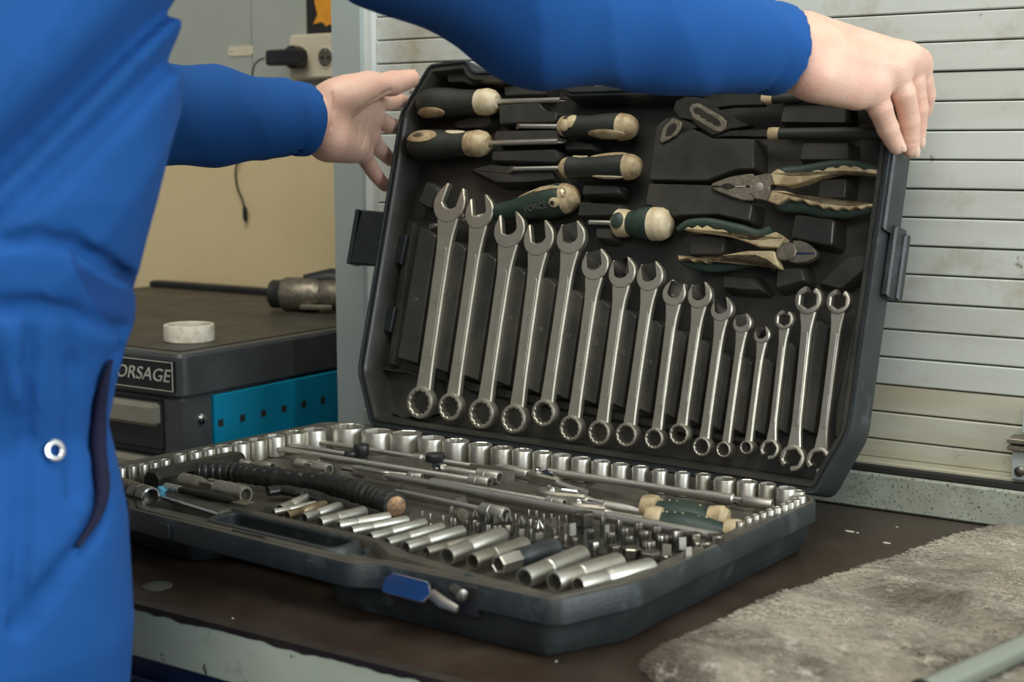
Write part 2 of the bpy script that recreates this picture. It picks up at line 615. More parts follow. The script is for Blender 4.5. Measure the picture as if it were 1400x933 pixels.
hv_ = np.stack([base_ - wd_, base_ + wd_, base_ + dr_ * .6 + wd_ * .7 + [0, 0, .0006], base_ + dr_], 1).reshape(-1, 3)
hm_ = bpy.data.meshes.new('fur_pile')
hm_.from_pydata(hv_.tolist(), [], [(4 * q_, 4 * q_ + 1, 4 * q_ + 2, 4 * q_ + 3) for q_ in range(NH)])
hm_.materials.append(M['fur'])
ho_ = bpy.data.objects.new('fur_pile', hm_)
COL.objects.link(ho_)
ho_.parent = cl
tag(ho_, kind='stuff')
tag(cl, 'crumpled grey brown fleecy cloth spread over the right end of the bench', 'cloth')
pp = [Zp(a, b, .002) for a, b in [(1255, 757), (1280, 742), (1320, 729), (1375, 727), (1420, 731), (1420, 750), (1300, 765)]]
tag(obj('rubber_pad', prism(rounded(pp, .01), .0005, .0045, .001), 'pad'), 'dull grey green pad half hidden under the back of the fleecy cloth', 'pad')
a, b = Zp(1262, 948, .022), Zp(1440, 868, .022)
tb = thing('metal_tube', 'pale metal tube lying on the cloth at the bottom right corner', 'tube')
d = b - a
obj('tube_body', sweep([a, a + d * .5, b], .0085, 20), 'palemetal', tb)
obj('tube_cap', sweep([a - d * .02, a], .0092, 20), 'blackp', tb)

# ------------------------------------------------------------------ shutter latch bracket at the right edge
q = P(1384, 640, .14)
br = thing('shutter_bracket', 'dark steel lock bracket bolted at the foot of the painted shutter', 'bracket')
x0 = q[0]
z0 = P(1388, 657, .14)[2]
z1 = P(1388, 600, .14)[2]
obj('plate', box(x0, x0 + .07, .138, .158, z0, z0 + .036, .002), 'post', br)
obj('catch', join(box(x0 - .004, x0 + .07, .132, .155, z0 + .030, z0 + .035, .001), box(x0 - .004, x0 + .07, .130, .155, z0 + .037, z0 + .042, .001)), 'worn', br)
obj('bolt', xf(lathe([(.005, 0), (.005, .003), (.003, .004)], 12), Matrix.Translation((x0 + .008, .138, z0 + .010)) @ Matrix.Rotation(PI / 2, 4, 'X')), 'darksteel', br)
obj('upper_arm', box(x0 + .006, x0 + .07, .146, .158, z0 + .044, z0 + .075, .002), 'post', br)

# ------------------------------------------------------------------ tool trolley on the left
XT = -.25
tr = thing('tool_trolley', 'charcoal tool trolley with turquoise perforated side panel left of the open case', 'tool trolley')
ty0, ty1, tz = -.046, NY - .012, .116
tx0 = XT - .68
top = rounded([(tx0, ty0), (XT, ty0), (XT, ty1), (tx0, ty1)], .016)
obj('top_tray', loops([z3(offset(top, .003), tz - .053), z3(top, tz - .050), z3(top, tz - .004), z3(offset(top, .003), tz)]), 'trolley', tr)
obj('top_mat', prism(rounded([(tx0 + .02, ty0 + .02), (XT - .02, ty0 + .02), (XT - .02, ty1 - .02), (tx0 + .02, ty1 - .02)], .006), tz, tz + .0015, .0005), 'trolleytop', tr)
obj('back_shade_strip', box(tx0 + .02, XT - .02, ty1 - .035, ty1 - .01, tz, tz + .012, .003), 'blackp', tr)  # raised black strip added for the shading along the back of the top
obj('body', box(tx0 + .006, XT - .006, ty0 + .008, ty1 - .008, -.78, tz - .052, .004), 'trolley', tr)
obj('corner_post', box(XT - .033, XT - .002, ty0 + .002, ty0 + .05, -.78, tz - .053, .004), 'trolley', tr)
pz = P(287, 547, ty0)[2]
obj('side_panel', box(XT - .006, XT + .001, ty0 + .052, ty1 - .02, -.70, tz - .056, .001), 'cyan', tr)
for i in range(13):
    y = ty0 + .062 + i * .0385
    for j in range(6):
        z = tz - .092 - j * .038
        obj('perforation', box(XT + .0006, XT + .0014, y - .0045, y + .0045, z - .0045, z + .0045, .0002), 'gap', tr)
q = hit(277, 574, (XT, 0, 0), np.array([1.0, 0, 0]))
obj('bolt', xf(lathe([(.0075, 0), (.0075, .002), (.005, .005), (.001, .006)], 20), Matrix.Translation((XT - .002, q[1], q[2])) @ Matrix.Rotation(PI / 2, 4, 'Y')), 'bright', tr)
for i in range(4):
    zt = tz - .060 - i * .068
    dr = obj('drawer', box(tx0 + .03, XT - .035, ty0 - .002, ty0 + .02, zt - .060, zt, .002), 'blackp', tr)
    obj('drawer_handle', box(tx0 + .04, XT - .036, ty0 - .014, ty0 + .002, zt - .030, zt - .001, .005), 'handle', dr)
badge = obj('badge', box(XT - .150, XT - .010, ty0 - .003, ty0 + .001, tz - .046, tz - .008, .001), 'label', tr)
text('badge_lettering', 'FORSAGE', .0225, .0004, 'ink', badge, Matrix.Translation((XT - .070, ty0 - .0035, tz - .027)) @ Matrix.Rotation(PI / 2, 4, 'X') @ Matrix.Diagonal((1.12, 1, 1, 1)), shear=.25)
obj('badge_frame', ridge([(XT - .150, tz - .046), (XT - .010, tz - .046), (XT - .010, tz - .008), (XT - .150, tz - .008)], [(.001, 0), (.001, .001), (.002, .001), (.002, 0)]), 'ink', badge, Matrix.Translation((0, ty0 - .003, 0)) @ Matrix.Rotation(PI / 2, 4, 'X'))
for x in (tx0 + .08, XT - .08):
    for y in (ty0 + .08, ty1 - .08):
        obj('wheel', xf(lathe([(.01, -.02), (.045, -.018), (.047, 0), (.045, .018), (.01, .02)], 24), Matrix.Translation((x, y, -.823)) @ Matrix.Rotation(PI / 2, 4, 'Y')), 'blackp', tr)

# white splattered ring
q = Zp(259, 466, tz + .0015)
rg = obj('paint_ring', xf(annulus(.032, lambda a: .0275, 0, .0215, .0012, n=40), Matrix.Translation((q[0], q[1], tz + .0015))), 'white')
tag(rg, 'white paint splattered metal ring standing on the tool trolley', 'ring')
# air tool lying at the back of the trolley
q = Zp(380, 456, tz)
at = thing('air_wrench', 'grey and black air wrench lying on the back of the tool trolley', 'air wrench')
ax = np.array([.93, .36, 0.0])
ax /= np.linalg.norm(ax)
c0 = P(377, 434, .30)
c0 = np.array([P(377, 434, .36)[0], .36, tz + .0265])
ma = fr(c0, ax)
obj('nose_cap', xf(lathe([(.019, -.006), (.0215, -.003), (.0215, .010), (.024, .014)], 28, ax='x'), ma), 'blackp', at)
obj('housing', xf(lathe([(.024, .014), (.026, .02), (.0255, .065), (.022, .075), (.024, .080), (.024, .115), (.018, .13)], 28, ax='x'), ma), 'worn', at)
obj('grip', xf(join(sweep([(.10, 0, .0), (.13, .0, .003), (.19, .0, .001), (.20, 0, 0)], [.018, .021, .020, .016], 16)), ma), 'blackp', at)
obj('hammer_case', xf(sweep([(.045, .006, .018), (.085, .012, .022), (.14, .012, .017)], [.012, .018, .014], 14), ma), 'blackp', at)
obj('trigger', xf(box(.05, .10, -.030, -.022, -.02, -.012, .002), ma), 'worn', at)

# ------------------------------------------------------------------ outlet, plug, cable, poster, label on the niche wall
FY = NY
a0, a1 = P(394, 48, FY - .03), P(472, 106, FY - .03)
po = thing('power_outlet', 'ivory double power outlet on the grey wall left of the post', 'power outlet')
ox0, ox1, oz0, oz1 = a0[0], a1[0] + .006, a1[2], a0[2]
pl = rounded([(ox0, oz0), (ox1, oz0), (ox1, oz1), (ox0, oz1)], .008)
FM = Matrix.Translation((0, FY, 0)) @ Matrix.Rotation(PI / 2, 4, 'X')     # local x->x, y->z, z->-y
obj('outlet_box', xf(loops([z3(pl, 0), z3(pl, .026), z3(offset(pl, .003), .030)]), FM), 'outlet', po)
outs = [P(411, 79, FY - .03), P(445, 79, FY - .03)]
for q in outs:
    T = FM @ Matrix.Translation((q[0], q[2], .0295))
    s = obj('outlet_socket', xf(annulus(.0175, lambda a: .0150, 0, .0022, .0006), T), 'outlet', po)
    obj('recess', xf(lathe([(.0150, 0), (.0150, .0008)], 28), T), 'poster' if q is outs[0] else 'worn', s)
    obj('contact', xf(join(box(-.002, .002, .010, .015, .0008, .002), box(-.002, .002, -.015, -.010, .0008, .002)), T), 'bright', s)
for s in (-1, 1):
    q = outs[1]
    T = FM @ Matrix.Translation((q[0] + s * .006, q[2], .0305))
    obj('pin_hole', xf(lathe([(.0028, 0), (.0028, .0006)], 12), T), 'poster', po)
pg = thing('charger_plug', 'black charger plug in the left socket of the ivory outlet with thin cable', 'plug')
q = outs[0]
T = FM @ Matrix.Translation((q[0], q[2], .032))
obj('plug_base', xf(lathe([(.0175, .0), (.0185, .004), (.0185, .020), (.015, .024)], 28), T), 'blackp', pg)
b0 = P(360, 68, FY - .075)
b1 = P(402, 88, FY - .075)
obj('plug_body', box(b0[0], b1[0] + .004, FY - .070, FY - .048, b1[2], b0[2], .003), 'blackp', pg)
cab = [P(361, 80, FY - .06), P(352, 84, FY - .05), P(346, 95, FY - .03), P(344, 120, FY - .015), P(340, 170, FY - .012), P(328, 215, FY - .012), P(322, 232, FY - .012), P(324, 255, FY - .012), P(331, 272, FY - .012), P(335, 288, FY - .012)]
obj('cable', sweep(smoothpath(cab, 5), .0016, 8, upv=(0, 1, 0)), 'blackp', pg)
obj('cable_connector', sweep([P(334, 282, FY - .012), P(335, 286, FY - .012), P(335, 296, FY - .012), P(335.5, 303, FY - .012)], [.003, .0048, .0048, .0032], 8, .6, upv=(0, 1, 0)), 'blackp', pg)
ps = thing('wall_poster', 'black printed poster with orange ribbon shape above the power outlet', 'poster')
a0, a1 = P(419, -60, FY), P(459, 46, FY)
obj('poster_sheet', box(a0[0], a1[0], FY - .003, FY - .0002, a1[2], a0[2], .0003), 'poster', ps)
zc = [(428, -20), (430, 4), (434, 20), (428, 33), (440, 30), (446, 36), (450, 33), (455, 36), (456, 20), (455, -20)]
pz = [P(a, b, FY - .004) for a, b in zc]
obj('orange_shape', xf(prism([(p[0], p[2]) for p in pz], .003, .004, .0002), FM), 'orange', ps)
ft = [(460, -60), (466, -60), (466, 48), (460, 48)]
pz = [P(a, b, FY - .004) for a, b in ft]
obj('poster_border', xf(prism([(p[0], p[2]) for p in pz], .0005, .003, .0002), FM), 'outlet', ps)
a0, a1 = P(313, 64, FY), P(346, 76, FY)
wt = thing('wall_tag', 'small white metal tag on the grey wall left of the charger plug', 'tag')
pl = rounded([(a0[0], a1[2]), (a1[0], a1[2]), (a1[0], a0[2]), (a0[0], a0[2])], .005)
obj('tag_plate', xf(prism(pl, 0, .002, .0004), FM), 'outlet', wt)
obj('rivet', xf(lathe([(.0015, .002), (.001, .003)], 10), FM @ Matrix.Translation((a0[0] + .008, (a0[2] + a1[2]) / 2, 0))), 'worn', wt)

#@@CASE
# ================================================================== THE CASE
tc = thing('tool_case', 'large open black plastic tool case standing on the dark workbench', 'tool case')
base = obj('base_shell', ([], []), 'shell', tc, MB)
OB = rounded([(-.022, .008), (-.060, -.010), (-.078, -.340), (-.055, -.378), (.055, -.381), (.080, -.402), (.350, -.408), (.368, -.396), (.455, -.391), (.528, -.388), (.551, -.318), (.553, -.014), (.532, .008)], .012, 5)
HOLE = rounded([(.165, -.353), (.308, -.356), (.310, -.383), (.165, -.380)], .010, 5)
ZR, ZD = .0497, .0365
hole_out = offset(HOLE, -.010)
rim = ridge(OB, [(.006, .0300), (.0008, .0305), (0, .0315), (0, .0475), (.0015, ZR)])
rim_top = ridge(OB, [(.0015, ZR), (.005, ZR), (.0058, ZR - .0016), (.0078, ZR - .0016), (.0085, ZR - .0003), (.0150, ZR - .0003), (.0165, ZR - .003), (.0180, ZD)])
obj('rim_top', rim_top, 'deckb', tc, MB)  # tan rim colour holds dust and the warm light falling on its top
inner = offset(OB, .0180)
# keep the deck boundary clear of the handle hole
deckpoly = [p for p in inner]
hr = ridge(HOLE, [(0, .030), (0, .048), (-.0012, ZR), (-.006, ZR), (-.0075, ZR - .002), (-.010, ZD)])
under = fill_with_holes(offset(OB, .006), [HOLE], .030)
low = rounded([(-.030, .0), (-.055, -.015), (-.068, -.330), (-.047, -.366), (.05, -.370), (.125, -.376), (.155, -.335), (.275, -.338), (.305, -.386), (.515, -.382), (.545, -.315), (.546, -.010), (.528, .0)], .010, 4)
lowg = ridge(low, [(0, .0305), (.003, .013), (.004, .010), (.008, .002), (.012, 0)], True)
g = join(rim, hr, under, lowg)
base.data.from_pydata([tuple(map(float, p)) for p in g[0]], [], g[1])
base.data.shade_smooth()
base.data.set_sharp_from_angle(angle=math.radians(35))
deck = obj('base_tray', fill_with_holes(inner, [offset(HOLE, -.0098)], ZD), 'deckb', tc, MB, smooth=False)
obj('handle_bar', prism(rounded([(.140, -.3875), (.335, -.3895), (.335, -.4035), (.140, -.3985)], .004), .040, .0490, .001), 'deckb', tc, MB)
obj('handle_slot', prism(rounded([(.205, -.3925), (.245, -.3930), (.245, -.3960), (.205, -.3955)], .001), .0486, .0494, .0002), 'gap', tc, MB)
# front deck ledge between the tools and the rim, with raised parts
ledge = [(-.060, -.360), (.055, -.362), (.120, -.345), (.150, -.340), (.318, -.343), (.350, -.362), (.455, -.374), (.500, -.372), (.500, -.365), (.450, -.362), (.36, -.350), (.320, -.332), (.150, -.330), (.110, -.338), (.055, -.352), (-.060, -.350)]
obj('front_ledge', prism(rounded(ledge, .004, 3), ZD - .001, .0465, .001, .002), 'deckb', tc, MB)
obj('latch_recess', prism(rounded([(.325, -.381), (.385, -.385), (.385, -.394), (.33, -.391)], .004), .0440, .0485, .001), 'deckb', tc, MB)
for x, y in ((.335, -.372), (.44, -.3755)):
    obj('rivet', xf(lathe([(.0035, 0), (.0035, .002), (.0018, .003)], 14), Matrix.Translation((x, y, .0475))), 'shell', tc, MB)
# moulded islands between the tools of the base (polygons at tray height)


def island(px, z=.048, m='deckb', r=.004, dr=.003, zb=ZD - .002, name='tray_ridge', rot=None):
    pts = [Bp(a, b, z)[:2] for a, b in px]
    return obj(name, prism(rounded(pts, r, 3), zb, z, .001, dr), m, tc, MB)


for px, z in [
    ([(500, 624), (560, 625), (590, 629), (592, 641), (560, 636), (505, 631)], .047),
    ([(663, 667), (702, 657), (742, 665), (738, 675), (718, 677), (690, 672)], .048),
    ([(804, 666), (816, 660), (850, 664), (886, 671), (882, 682), (860, 679)], .052),
    ([(821, 681), (831, 677), (879, 684), (877, 689)], .048),
    ([(585, 655), (600, 650), (640, 658), (636, 665), (600, 661)], .046),
    ([(615, 644), (632, 641), (655, 645), (648, 650), (630, 649)], .046),
    ([(398, 622), (436, 622), (436, 629), (408, 629)], .047),
    ([(455, 634), (495, 636), (500, 645), (460, 645)], .046),
    ([(545, 662), (640, 678), (625, 682), (560, 670)], .046),
    ([(560, 695), (625, 705), (600, 730), (555, 716)], .042),
    ([(640, 634), (700, 638), (705, 645), (680, 644)], .050),
    ([(165, 690), (215, 694), (300, 712), (290, 718), (180, 694)], .044),
    ([(225, 678), (262, 676), (318, 694), (300, 700)], .050),
    ([(360, 690), (420, 684), (440, 690), (385, 698)], .043),
]:
    island(px, z)
# lower tier seam and wall ribs
obj('wall_rib', box(.3045, .3105, -.4085, -.400, .031, .046, .002), 'shell', tc, MB)
obj('wall_rib', box(.134, .139, -.4055, -.398, .031, .046, .002), 'shell', tc, MB)
# chrome latches
for cx, cy in ((.405, -.396), (.002, -.384)):
    la = obj('latch', xf(join(
        xf(prism(rounded([(-.036, -.009), (.006, -.010), (.012, .0), (.006, .010), (-.030, .011), (-.037, .004)], .003), -.001, .0016, .0006), Matrix.Identity(4))),
        Matrix.Translation((cx + .012, cy - .008, .040)) @ Matrix.Rotation(math.radians(62), 4, 'X') @ Matrix.Diagonal((.95, .8, 1, 1))), 'bright', tc, MB)
    obj('latch_arm', xf(join(sweep([(.010, .002, 0), (.022, -.002, .001), (.036, -.004, -.001)], [.004, .0045, .003], 10, .6)), Matrix.Translation((cx + .012, cy - .008, .038)) @ Matrix.Rotation(math.radians(62), 4, 'X')), 'chrome2', la)
    obj('latch_pin', xf(lathe([(.0045, -.008), (.0045, .008), (.002, .009)], 16), Matrix.Translation((cx + .044, cy - .003, .044)) @ Matrix.Rotation(PI / 2, 4, 'Y') @ Matrix.Rotation(.5, 4, 'X')), 'darksteel', la)
    obj('latch_recess', box(cx + .042, cx + .055, cy + .0034, cy + .009, .024, .0490, .002), 'blackp', la)

# ---- lid
lid = obj('lid_shell', ([], []), 'shell', tc, ML)
OL = rounded([(.0, .0), (.545, .0), (.570, .060), (.570, .365), (.537, .424), (.480, .427), (.471, .413), (.427, .413), (.417, .428), (.372, .429), (.362, .442), (.175, .442), (.165, .429), (.126, .428), (.116, .413), (.067, .413), (.057, .427), (.0, .424), (-.033, .365), (-.033, .060)], .009, 5)
WIN = rounded([(.200, .391), (.337, .391), (.337, .419), (.200, .419)], .007, 5)
HF = -.034
HB = -.050
g = join(
    ridge(OL, [(.014, HB), (.003, HB + .006), (0, HB + .010), (0, -.003), (.0012, 0), (.0035, 0), (.0045, -.0025), (.0065, -.0025)]),
    ridge(WIN, [(0, HB), (0, -.002), (-.0015, 0), (-.0060, 0), (-.0075, -.003), (-.0095, -.003), (-.011, -.0055), (-.014, HF)]),
    fill_with_holes(offset(OL, .014), [WIN], HB))
lid.data.from_pydata([tuple(map(float, p)) for p in g[0]], [], g[1])
lid.data.shade_smooth()
lid.data.set_sharp_from_angle(angle=math.radians(35))
obj('lid_rim', ridge(OL, [(.0065, -.0025), (.0075, -.0004), (.0105, -.0004), (.0125, -.004), (.0165, HF)]), 'deck', tc, ML)  # dusty rim tone, with light from above put into the colour
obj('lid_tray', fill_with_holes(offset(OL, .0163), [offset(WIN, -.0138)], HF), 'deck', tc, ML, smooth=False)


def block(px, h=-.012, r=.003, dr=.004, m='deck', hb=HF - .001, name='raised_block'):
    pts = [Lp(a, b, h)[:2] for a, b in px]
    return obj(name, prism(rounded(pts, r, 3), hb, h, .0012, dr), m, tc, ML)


BL_ = [
    ([(610, 99), (739, 92), (737, 112), (641, 116), (633, 112), (612, 113)], -.010),
    ([(688, 118), (747, 116), (746, 129), (690, 131)], -.012),
    ([(682, 143), (736, 140), (745, 151), (761, 154), (759, 167), (682, 169)], -.010),
    ([(677, 179), (762, 177), (766, 192), (675, 193)], -.012),
    ([(673, 207), (758, 204), (764, 212), (761, 222), (671, 220)], -.012),
    ([(641, 232), (670, 225), (755, 233), (757, 246), (720, 250), (679, 250)], -.014),
    ([(618, 168), (640, 160), (668, 150), (672, 168), (660, 175), (625, 176)], -.020),
    ([(770, 192), (812, 196), (812, 206), (772, 205)], -.018),
    ([(797, 253), (845, 254), (846, 265), (795, 267)], -.012),
    ([(792, 276), (847, 280), (845, 294), (789, 296)], -.012),
    ([(814, 311), (838, 312), (837, 328), (814, 326)], -.014),
    ([(583, 248), (598, 256), (589, 286), (571, 276)], -.014),
    ([(897, 172), (912, 160), (975, 189), (1031, 190), (1030, 231), (1006, 232), (966, 247), (886, 246), (893, 200)], -.010),
    ([(886, 251), (967, 253), (1029, 278), (1024, 303), (980, 293), (921, 295), (882, 279)], -.010),
    ([(1072, 140), (1157, 143), (1157, 169), (1066, 168)], -.014),
    ([(1097, 194), (1160, 194), (1160, 219), (1092, 219)], -.014),
    ([(1120, 245), (1157, 244), (1155, 272), (1117, 271)], -.012),
    ([(1087, 293), (1140, 300), (1137, 336), (1080, 325)], -.010),
    ([(943, 321), (992, 324), (987, 348), (941, 348)], -.012),
    ([(988, 377), (1027, 380), (1042, 398), (988, 394)], -.012),
    ([(1062, 367), (1095, 366), (1100, 384), (1060, 395)], -.012),
    ([(1118, 388), (1158, 350), (1186, 348), (1190, 362), (1150, 396)], -.018),
    ([(1168, 432), (1194, 410), (1186, 470), (1172, 585), (1140, 600), (1142, 560)], -.022),
    ([(556, 470), (566, 400), (574, 400), (562, 484)], -.016),
]
for px, h in BL_:
    block(px, h)
# stepped ridge running along the screwdriver wells and the lid corner pocket
obj('well_ridge', ridge(rounded([Lp(*p, -.02)[:2] for p in [(508, 500), (556, 506), (600, 520), (598, 566), (545, 572), (520, 560)]], .006), [(0, HF), (.001, -.026), (.003, -.026), (.004, HF)]), 'deck', tc, ML)
for (a, b, c_, d_) in [((545, 322), (556, 322), (548, 362), (539, 360)), ((528, 420), (540, 420), (533, 455), (523, 452))]:
    block([a, b, c_, d_], -.018, .001, .001, 'shell', name='wall_clip')
block([(556, 300), (566, 304), (538, 500), (530, 498)], -.024, .002, .002, name='side_rail')
# side tabs
obj('side_tab', prism(rounded([(-.088, .186), (-.030, .186), (-.030, .250), (-.080, .252)], .003), -.022, -.014, .002), 'shell', tc, ML)
obj('side_tab', box(-.0885, -.083, .186, .252, -.030, -.012, .001), 'shell', tc, ML)
obj('side_strip', box(.566, .574, .248, .335, -.040, -.002, .002), 'shell', tc, ML)
obj('side_strip', box(.566, .581, .190, .252, -.050, -.038, .002), 'shell', tc, ML)
obj('side_strip', box(.570, .578, .190, .256, -.046, -.020, .002), 'shell', tc, ML)
for u in (.0915, .449):
    obj('latch_keeper', prism(rounded([(u - .018, .411), (u + .020, .411), (u + .014, .426), (u - .010, .427)], .003), -.030, -.010, .002), 'deck', tc, ML)
for u in (.09, .27, .455):
    obj('hinge_knuckle', xf(lathe([(.005, -.022), (.0055, -.020), (.0055, .020), (.005, .022)], 16, ax='x'), Matrix.Translation((u, .012, .0465))), 'blackp', tc, MB)

# ---- wrenches
WR = [  # open (x,y), ring (x,y), jaw width px, lean
    ((616, 279), (577, 551), 44, 1), ((657, 291), (618, 557), 39, -1), ((698, 315), (661, 566), 43, -1), ((738, 327), (705, 573), 42, -1),
    ((782, 326), (746, 565), 40, -1), ((815, 363), (783, 586), 38, -1), ((852, 374), (822, 592), 38, -1), ((890, 379), (859, 595), 37, -1),
    ((923, 402), (897, 600), 33, 1), ((958, 405), (931, 594), 34, -1), ((988, 424), (962, 611), 31, -1), ((1016, 443), (992, 615), 26, -1), ((1043, 459), (1023, 612), 23, -1)]
FLARE = [((1074, 438), (1054, 615), 26, 27), ((1107, 411), (1085, 627), 38, 35), ((1148, 413), (1121, 630), 34, 35)]


def hexr(a, r, n=6, ph=0.0):
    s = 2 * PI / n
    t = (a + ph) % s - s / 2
    return r * math.cos(PI / n) / math.cos(t)


def twelve(a, r):
    return r * (1 + .055 * math.cos(12 * a))


def jaw_poly(Rj, lean, n=26):
    w = .46 * Rj
    t = [(.90 * Rj, -w), (-.05 * Rj, -w), (-.22 * Rj, -.55 * w), (-.27 * Rj, 0), (-.22 * Rj, .55 * w), (-.05 * Rj, w), (.90 * Rj, w), (.955 * Rj, w + .05 * Rj), (.90 * Rj, w + .16 * Rj)]
    a0 = math.radians(47)
    for i in range(n + 1):
        a = a0 + (2 * PI - 2 * a0) * i / n
        t.append((Rj * .99 * math.cos(a), Rj * math.sin(a)))
    t += [(.90 * Rj, -w - .16 * Rj), (.955 * Rj, -w - .05 * Rj)]
    r = PI + lean * math.radians(15)
    return [(x * math.cos(r) - y * math.sin(r), x * math.sin(r) + y * math.cos(r)) for x, y in t]


def shank_poly(x0, x1, h0, hm, h1):
    top = []
    L = x1 - x0
    for t, k in [(0, 0), (.04, .25), (.09, .62), (.14, .86), (.2, 1), (.5, 1), (.8, 1), (.88, .8), (.94, .4), (1, 0)]:
        e = h0 if t < .5 else h1
        top.append((x0 + L * t, (e + (hm - e) * k) * (1 if t < .5 else .93)))
    return top + [(x, -y) for x, y in top[::-1]]


def lid_frame(p, q, h):
    a, b = Lp(*p, h), Lp(*q, h)
    d = b - a
    L = np.linalg.norm(d)
    return ML @ fr(a, d), L


def uw(p, wpx, h):
    return float(np.linalg.norm(Lp(p[0] + wpx / 2, p[1], h) - Lp(p[0] - wpx / 2, p[1], h)))


stamp = None
widths = ['widest and longest', '']
for i, (po_, pr, w, lean) in enumerate(WR):
    h = -.009
    m, L = lid_frame(po_, pr, h)
    Rj = uw(po_, w, h) / 2 * .97
    Rr = Rj * .80
    lab = f'{ORD[i]} steel combination wrench from the left in the open lid'
    if i == 0:
        lab = 'longest steel combination wrench, leftmost in the open lid'
    if i == 12:
        lab = 'smallest steel combination wrench, beside the flare nut wrenches in the lid'
    wt_ = thing('combination_wrench', lab, 'wrench', m, 'combination wrenches in the lid')
    obj('open_jaw', prism(jaw_poly(Rj, -lean), -.0040, .0034, .0012), 'wrench', wt_)
    obj('shank', prism(shank_poly(Rj * .72, L - Rr * .72, Rj * .66, Rj * .44, Rr * .62), -.0040, .0026, .0014), 'wrench', wt_)
    obj('shank_panel', prism(rounded([(L * .22, -Rj * .27), (L * .78, -Rj * .24), (L * .78, Rj * .24), (L * .22, Rj * .27)], Rj * .2), .0024, .0029, .0002), 'wrench', wt_)
    obj('ring_end', xf(annulus(Rr, lambda a, r=Rr * .73: twelve(a, r), -.0080, .0046, .0016, n=72), Matrix.Translation((L, 0, .001)) @ Matrix.Rotation(math.radians(7), 4, 'Y')), 'wrench', wt_)
    s = text('stamping', 'CHROME VANADIUM' if i in (2, 3, 5, 8, 9, 11) else 'CR-V', Rj * .36, .00015, 'chrome2', wt_, Matrix.Translation((L * .5, 0, .0029)))
for i, (pt, pb, w1, w2) in enumerate(FLARE):
    h = -.009
    m, L = lid_frame(pt, pb, h)
    R1, R2 = uw(pt, w1, h) / 2 * .97, uw(pb, w2, h) / 2 * .97
    wt_ = thing('flare_nut_wrench', ['small flare nut wrench with slotted rings, left of the two large ones', 'middle flare nut wrench of the three at the right of the lid', 'rightmost flare nut wrench at the right end of the lid'][i], 'wrench', m, 'flare nut wrenches in the lid')
    g_ = math.radians(23)
    a = PI + math.radians(-8)
    obj('upper_ring', annulus(R1, lambda q, r=R1 * .62: hexr(q, r * 1.08), -.0060, .0045, .0018, a + g_, a + 2 * PI - g_, 54), 'wrench', wt_)
    a = math.radians(-24)
    obj('lower_ring', xf(annulus(R2, lambda q, r=R2 * .66: hexr(q, r * 1.08, 6, .3), -.0060, .0045, .0018, a + g_, a + 2 * PI - g_, 54), Matrix.Translation((L, 0, 0))), 'wrench', wt_)
    obj('shank', prism(shank_poly(R1 * .74, L - R2 * .74, R1 * .60, (R1 + R2) * .5 * .38, R2 * .6), -.0030, .0026, .0011), 'wrench', wt_)
    obj('shank_panel', prism(rounded([(L * .2, -R1 * .2), (L * .8, -R1 * .2), (L * .8, R1 * .2), (L * .2, R1 * .2)], R1 * .15), .0024, .0030, .0003), 'chrome2', wt_)

# raised blocks between the wrenches, tops and bottoms read off the photograph
tops = [(583, 313), (628, 331), (671, 346), (711, 364), (752, 380), (788, 397), (827, 410), (857, 424), (892, 438), (925, 452), (961, 464), (994, 482), (1024, 488), (1051, 490), (1084, 468), (1126, 438)]
bots = [(558, 492), (603, 505), (645, 515), (688, 523), (730, 533), (769, 541), (809, 548), (845, 553), (882, 561), (913, 567), (948, 575), (983, 584), (1012, 588), (1042, 590), (1072, 588), (1108, 588)]
axes = [(a, b) for a, b, *_ in WR] + [(a, b) for a, b, *_ in FLARE]


def axx(i, y):
    (x0, y0), (x1, y1) = axes[i]
    return x0 + (x1 - x0) * (y - y0) / (y1 - y0)


hbk = -.013
nums = ['24', '22', '', '19', '18', '17', '16', '15', '14', '13', '12', '11', '10', '9', '', '']
numy = [410, 405, 436, 436, 451, 460, 470, 484, 495, 504, 514, 523, 533, 539, 0, 0]
for i in range(16):
    yt, yb = tops[i][1], bots[i][1]
    hwid = [10, 9, 9.5, 9.5, 9, 8, 8, 8, 7.5, 7.5, 7, 6, 5.5, 6, 8, 8]
    xr_t, xr_b = axx(i, yt) - hwid[i] - 6, axx(i, yb) - hwid[i] - 6.5
    if i:
        xl_t, xl_b = axx(i - 1, yt) + hwid[i - 1] - 4, axx(i - 1, yb) + hwid[i - 1] - 4
    else:
        xl_t, xl_b = 574, 543
    n_ = 3
    pg_ = [(xl_t, yt - 3), (xl_t + (xr_t - xl_t) * .55, yt + 1), (xr_t, yt + 9), (xr_b, yb + 5), (xl_b, yb - 3)]
    o = block(pg_, hbk, .002, .0035)
    if nums[i]:
        c_ = Lp(xl_t + (xl_b - xl_t) * (numy[i] - yt) / (yb - yt) + .52 * (xr_t - xl_t), numy[i], hbk)
        text('size_number', nums[i], .0075, .0003, 'num', o, Matrix.Translation((c_[0], c_[1], hbk + .0002)))
# wrench ends rest in end wells: low bar under the ring ends
block([(612, 512), (650, 524), (1000, 596), (1040, 600), (1040, 606), (990, 604), (640, 534)], -.026, .002, .003, name='ring_rest')

# ---- screwdrivers


def handle(prof, t0, t1, n=24, sx=1.0):
    """slice of a turned handle along x between stations"""
    xs = [p[0] for p in prof]
    rs = [p[1] for p in prof]
    st_ = sorted(set([t0, t1] + [t0 + (t1 - t0) * k / 14 for k in range(15)]))
    return lathe([(max(.0004, float(np.interp(t, xs, rs))), t) for t in st_], n, ax='x')


FLIP = [1]


